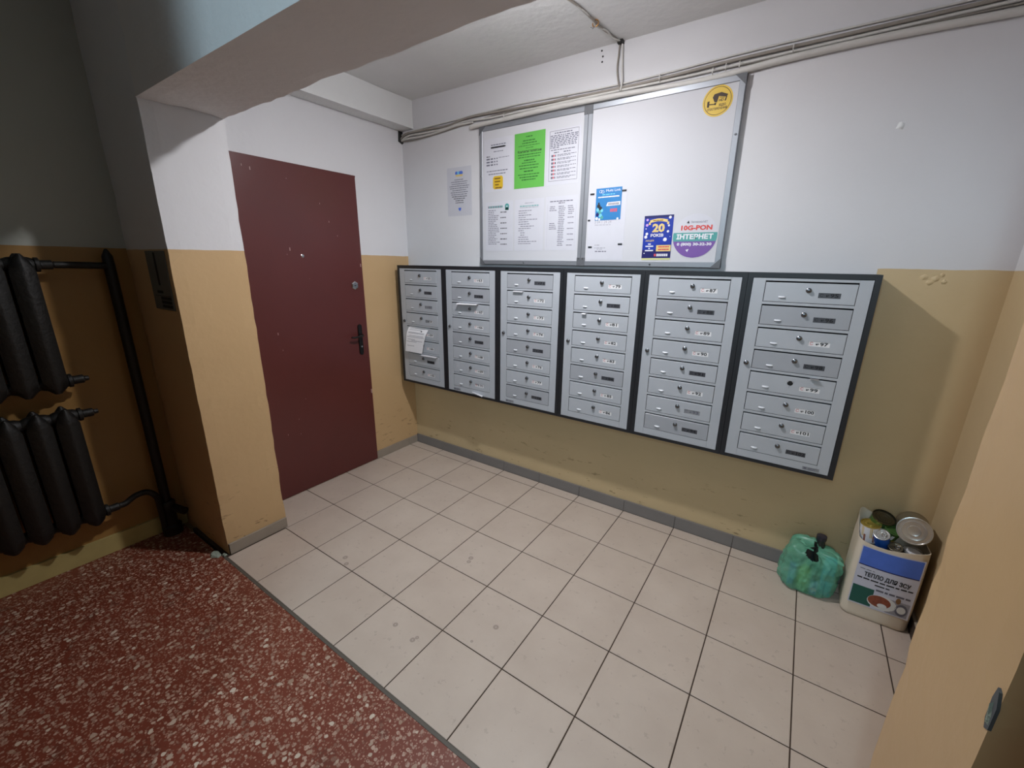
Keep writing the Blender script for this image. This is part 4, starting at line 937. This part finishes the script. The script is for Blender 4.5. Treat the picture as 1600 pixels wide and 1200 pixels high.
# ------------------------------------------------------------------ green carrier bag with bottles
mbm, nt, b = newmat('green_film')
g = nt.nodes.new('ShaderNodeNewGeometry'); nz = noise_tex(nt, g.outputs['Position'], 26, 5, .6)
nt.links.new(mixc(nt, nz, lin((58, 150, 112)), lin((140, 210, 184))), b.inputs['Base Color'])
b.inputs['Roughness'].default_value = .32; b.inputs['Alpha'].default_value = .60
M_film = mbm
BC = Vector((2.765, -.030, 0))
def bag_r(a, t):
    # footprint of the filled bag by direction, and how it changes with height
    ca, sa = math.cos(a), math.sin(a)
    rx, ry = .108, .078
    p = 3.0; r = 1 / ((abs(ca) / rx) ** p + (abs(sa) / ry) ** p) ** (1 / p)
    prof = [(0, .84), (.06, .98), (.25, 1.05), (.55, 1.02), (.78, .98), (.88, .88), (.95, .60), (1.0, .10)]
    for (t0, s0), (t1, s1) in zip(prof[:-1], prof[1:]):
        if t0 <= t <= t1: s_ = s0 + (s1 - s0) * (t - t0) / (t1 - t0); break
    return r * s_
NA, NT = 120, 48; mb = MB(); vs = []
for j in range(NT + 1):
    t = j / NT
    for k in range(NA):
        a = 2 * PI * k / NA; r = bag_r(a, t)
        f1 = noise.noise(Vector((math.cos(a) * 3.2, math.sin(a) * 3.2, t * 2.2))); f2 = noise.noise(Vector((math.cos(a) * 8, math.sin(a) * 8, t * 5 + 7)))
        f3 = 1 - abs(noise.noise(Vector((math.cos(a) * 5 + 4, math.sin(a) * 5, t * 7))))  # creases
        r *= 1 + .12 * f1 + .07 * f2 + .10 * (f3 - .8)
        x = BC.x + r * math.cos(a); y = BC.y + r * math.sin(a); hgt = .232 + .024 * math.cos(a - 2.4) * (t ** 2) - .016 * max(0, t - .93) / .07
        z = .003 + hgt * t + .012 * f1 * t
        x += -.012 * (1 - t); y = min(y, WY - .016)
        vs.append((x, y, max(z, .0015)))
def fcen(j, k): p = vs[j * NA + k]; return p
fs = []
for j in range(NT):
    for k in range(NA):
        c = Vector(vs[j * NA + k]);
        # tear in the top flap, where the dark inside shows
        if ((c.x - 2.750) / .027) ** 2 + ((c.z - .203 + (c.x - 2.750) * .25) / .017) ** 2 < 1 and c.y < -.045: continue
        fs.append((j * NA + k, j * NA + (k + 1) % NA, (j + 1) * NA + (k + 1) % NA, (j + 1) * NA + k))
fs += [tuple(range(NA))[::-1]]
mb.add(vs, fs, M_film)
bag = empty('carrier_bag', BC); tag(bag, 'crumpled translucent green carrier bag of bottles on the floor by the canister', 'bag')
mb.build('film', bag, BC, smooth=60)
def flap(P0, P1, P2, w, name='handle'):
    n = 10; m_ = MB(); pts = smoothpts([P0, P1, P2], 6); vs = []
    for i, p in enumerate(pts):
        wv = w * (.6 + .4 * math.sin(i * 1.3)); vs += [p + Vector((-wv, .004 * math.sin(i * 2), .002 * math.cos(i))), p + Vector((wv, -.004 * math.sin(i * 2.2), -.002))]
    m_.add(vs, [(2 * i, 2 * i + 1, 2 * i + 3, 2 * i + 2) for i in range(len(pts) - 1)], M_film); m_.build(name, bag, BC, smooth=60)
flap((2.690, -.020, .232), (2.700, -.058, .246), (2.745, -.080, .226), .014)
flap((2.800, -.030, .226), (2.835, -.050, .224), (2.862, -.078, .196), .012)
def bottle(c, r, h, m, capm, label, tilt=(0, 0, 1), neck=.4):
    M_ = frame(c, tilt, (0, 1, 0)); t = empty('bottle', c); tag(t, label, 'bottle', 'bottles and cartons inside the green bag')
    MB().lathe([(r * .8, 0), (r, .006), (r, h * .62), (r * .9, h * .72), (r * neck, h * .86), (r * neck, h * .93)], M_, m, 20).build('body', t, c, smooth=50)
    MB().lathe([(r * neck * 1.15, h * .93), (r * neck * 1.15, h), (r * neck * .6, h * 1.003)], M_, capm, 14).build('cap', t, c, smooth=40)
    return t
bottle((2.780, .016, .004), .034, .262, mat('dark_glass', (34, 40, 38), .15), mat('black_cap', (44, 40, 52), .25), 'dark bottle with a black cap rising from the top of the green bag', (.0, -.05, 1), .52)
bottle((2.742, -.068, .006), .027, .150, mat('lime_bottle', (140, 205, 60), .3), M_tgreen, 'lime green bottle showing through the front of the green bag')
bottle((2.745, -.008, .004), .030, .205, mat('dark_jar', (48, 44, 44), .3), mat('dark_cap', (40, 38, 40), .3), 'short dark bottle under the tear in the green bag', neck=.7)
def carton(x0, x1, y0, y1, z1, m, m2, label):
    t = MB().ybox(x0, x1, .004, z1, y1, y0, .003, m); t.yf = y0 - .0004
    rect(t, x0 + .004, x1 - .004, z1 * .45, z1 * .62, m2)
    tag(t.build('carton', origin=((x0 + x1) / 2, (y0 + y1) / 2, 0)), label, 'carton', 'bottles and cartons inside the green bag')
carton(2.806, 2.850, -.068, -.025, .190, mat('cyan_carton', (30, 175, 205), .4), M_teal, 'cyan carton showing through the right side of the green bag')
carton(2.683, 2.708, -.068, -.03, .105, M_bluep, M_cyan, 'small blue carton showing through the left side of the green bag')
carton(2.770, 2.800, -.088, -.055, .062, mat('pale_blue_carton', (120, 160, 215), .4), M_wht, 'pale blue packet low at the front of the green bag')
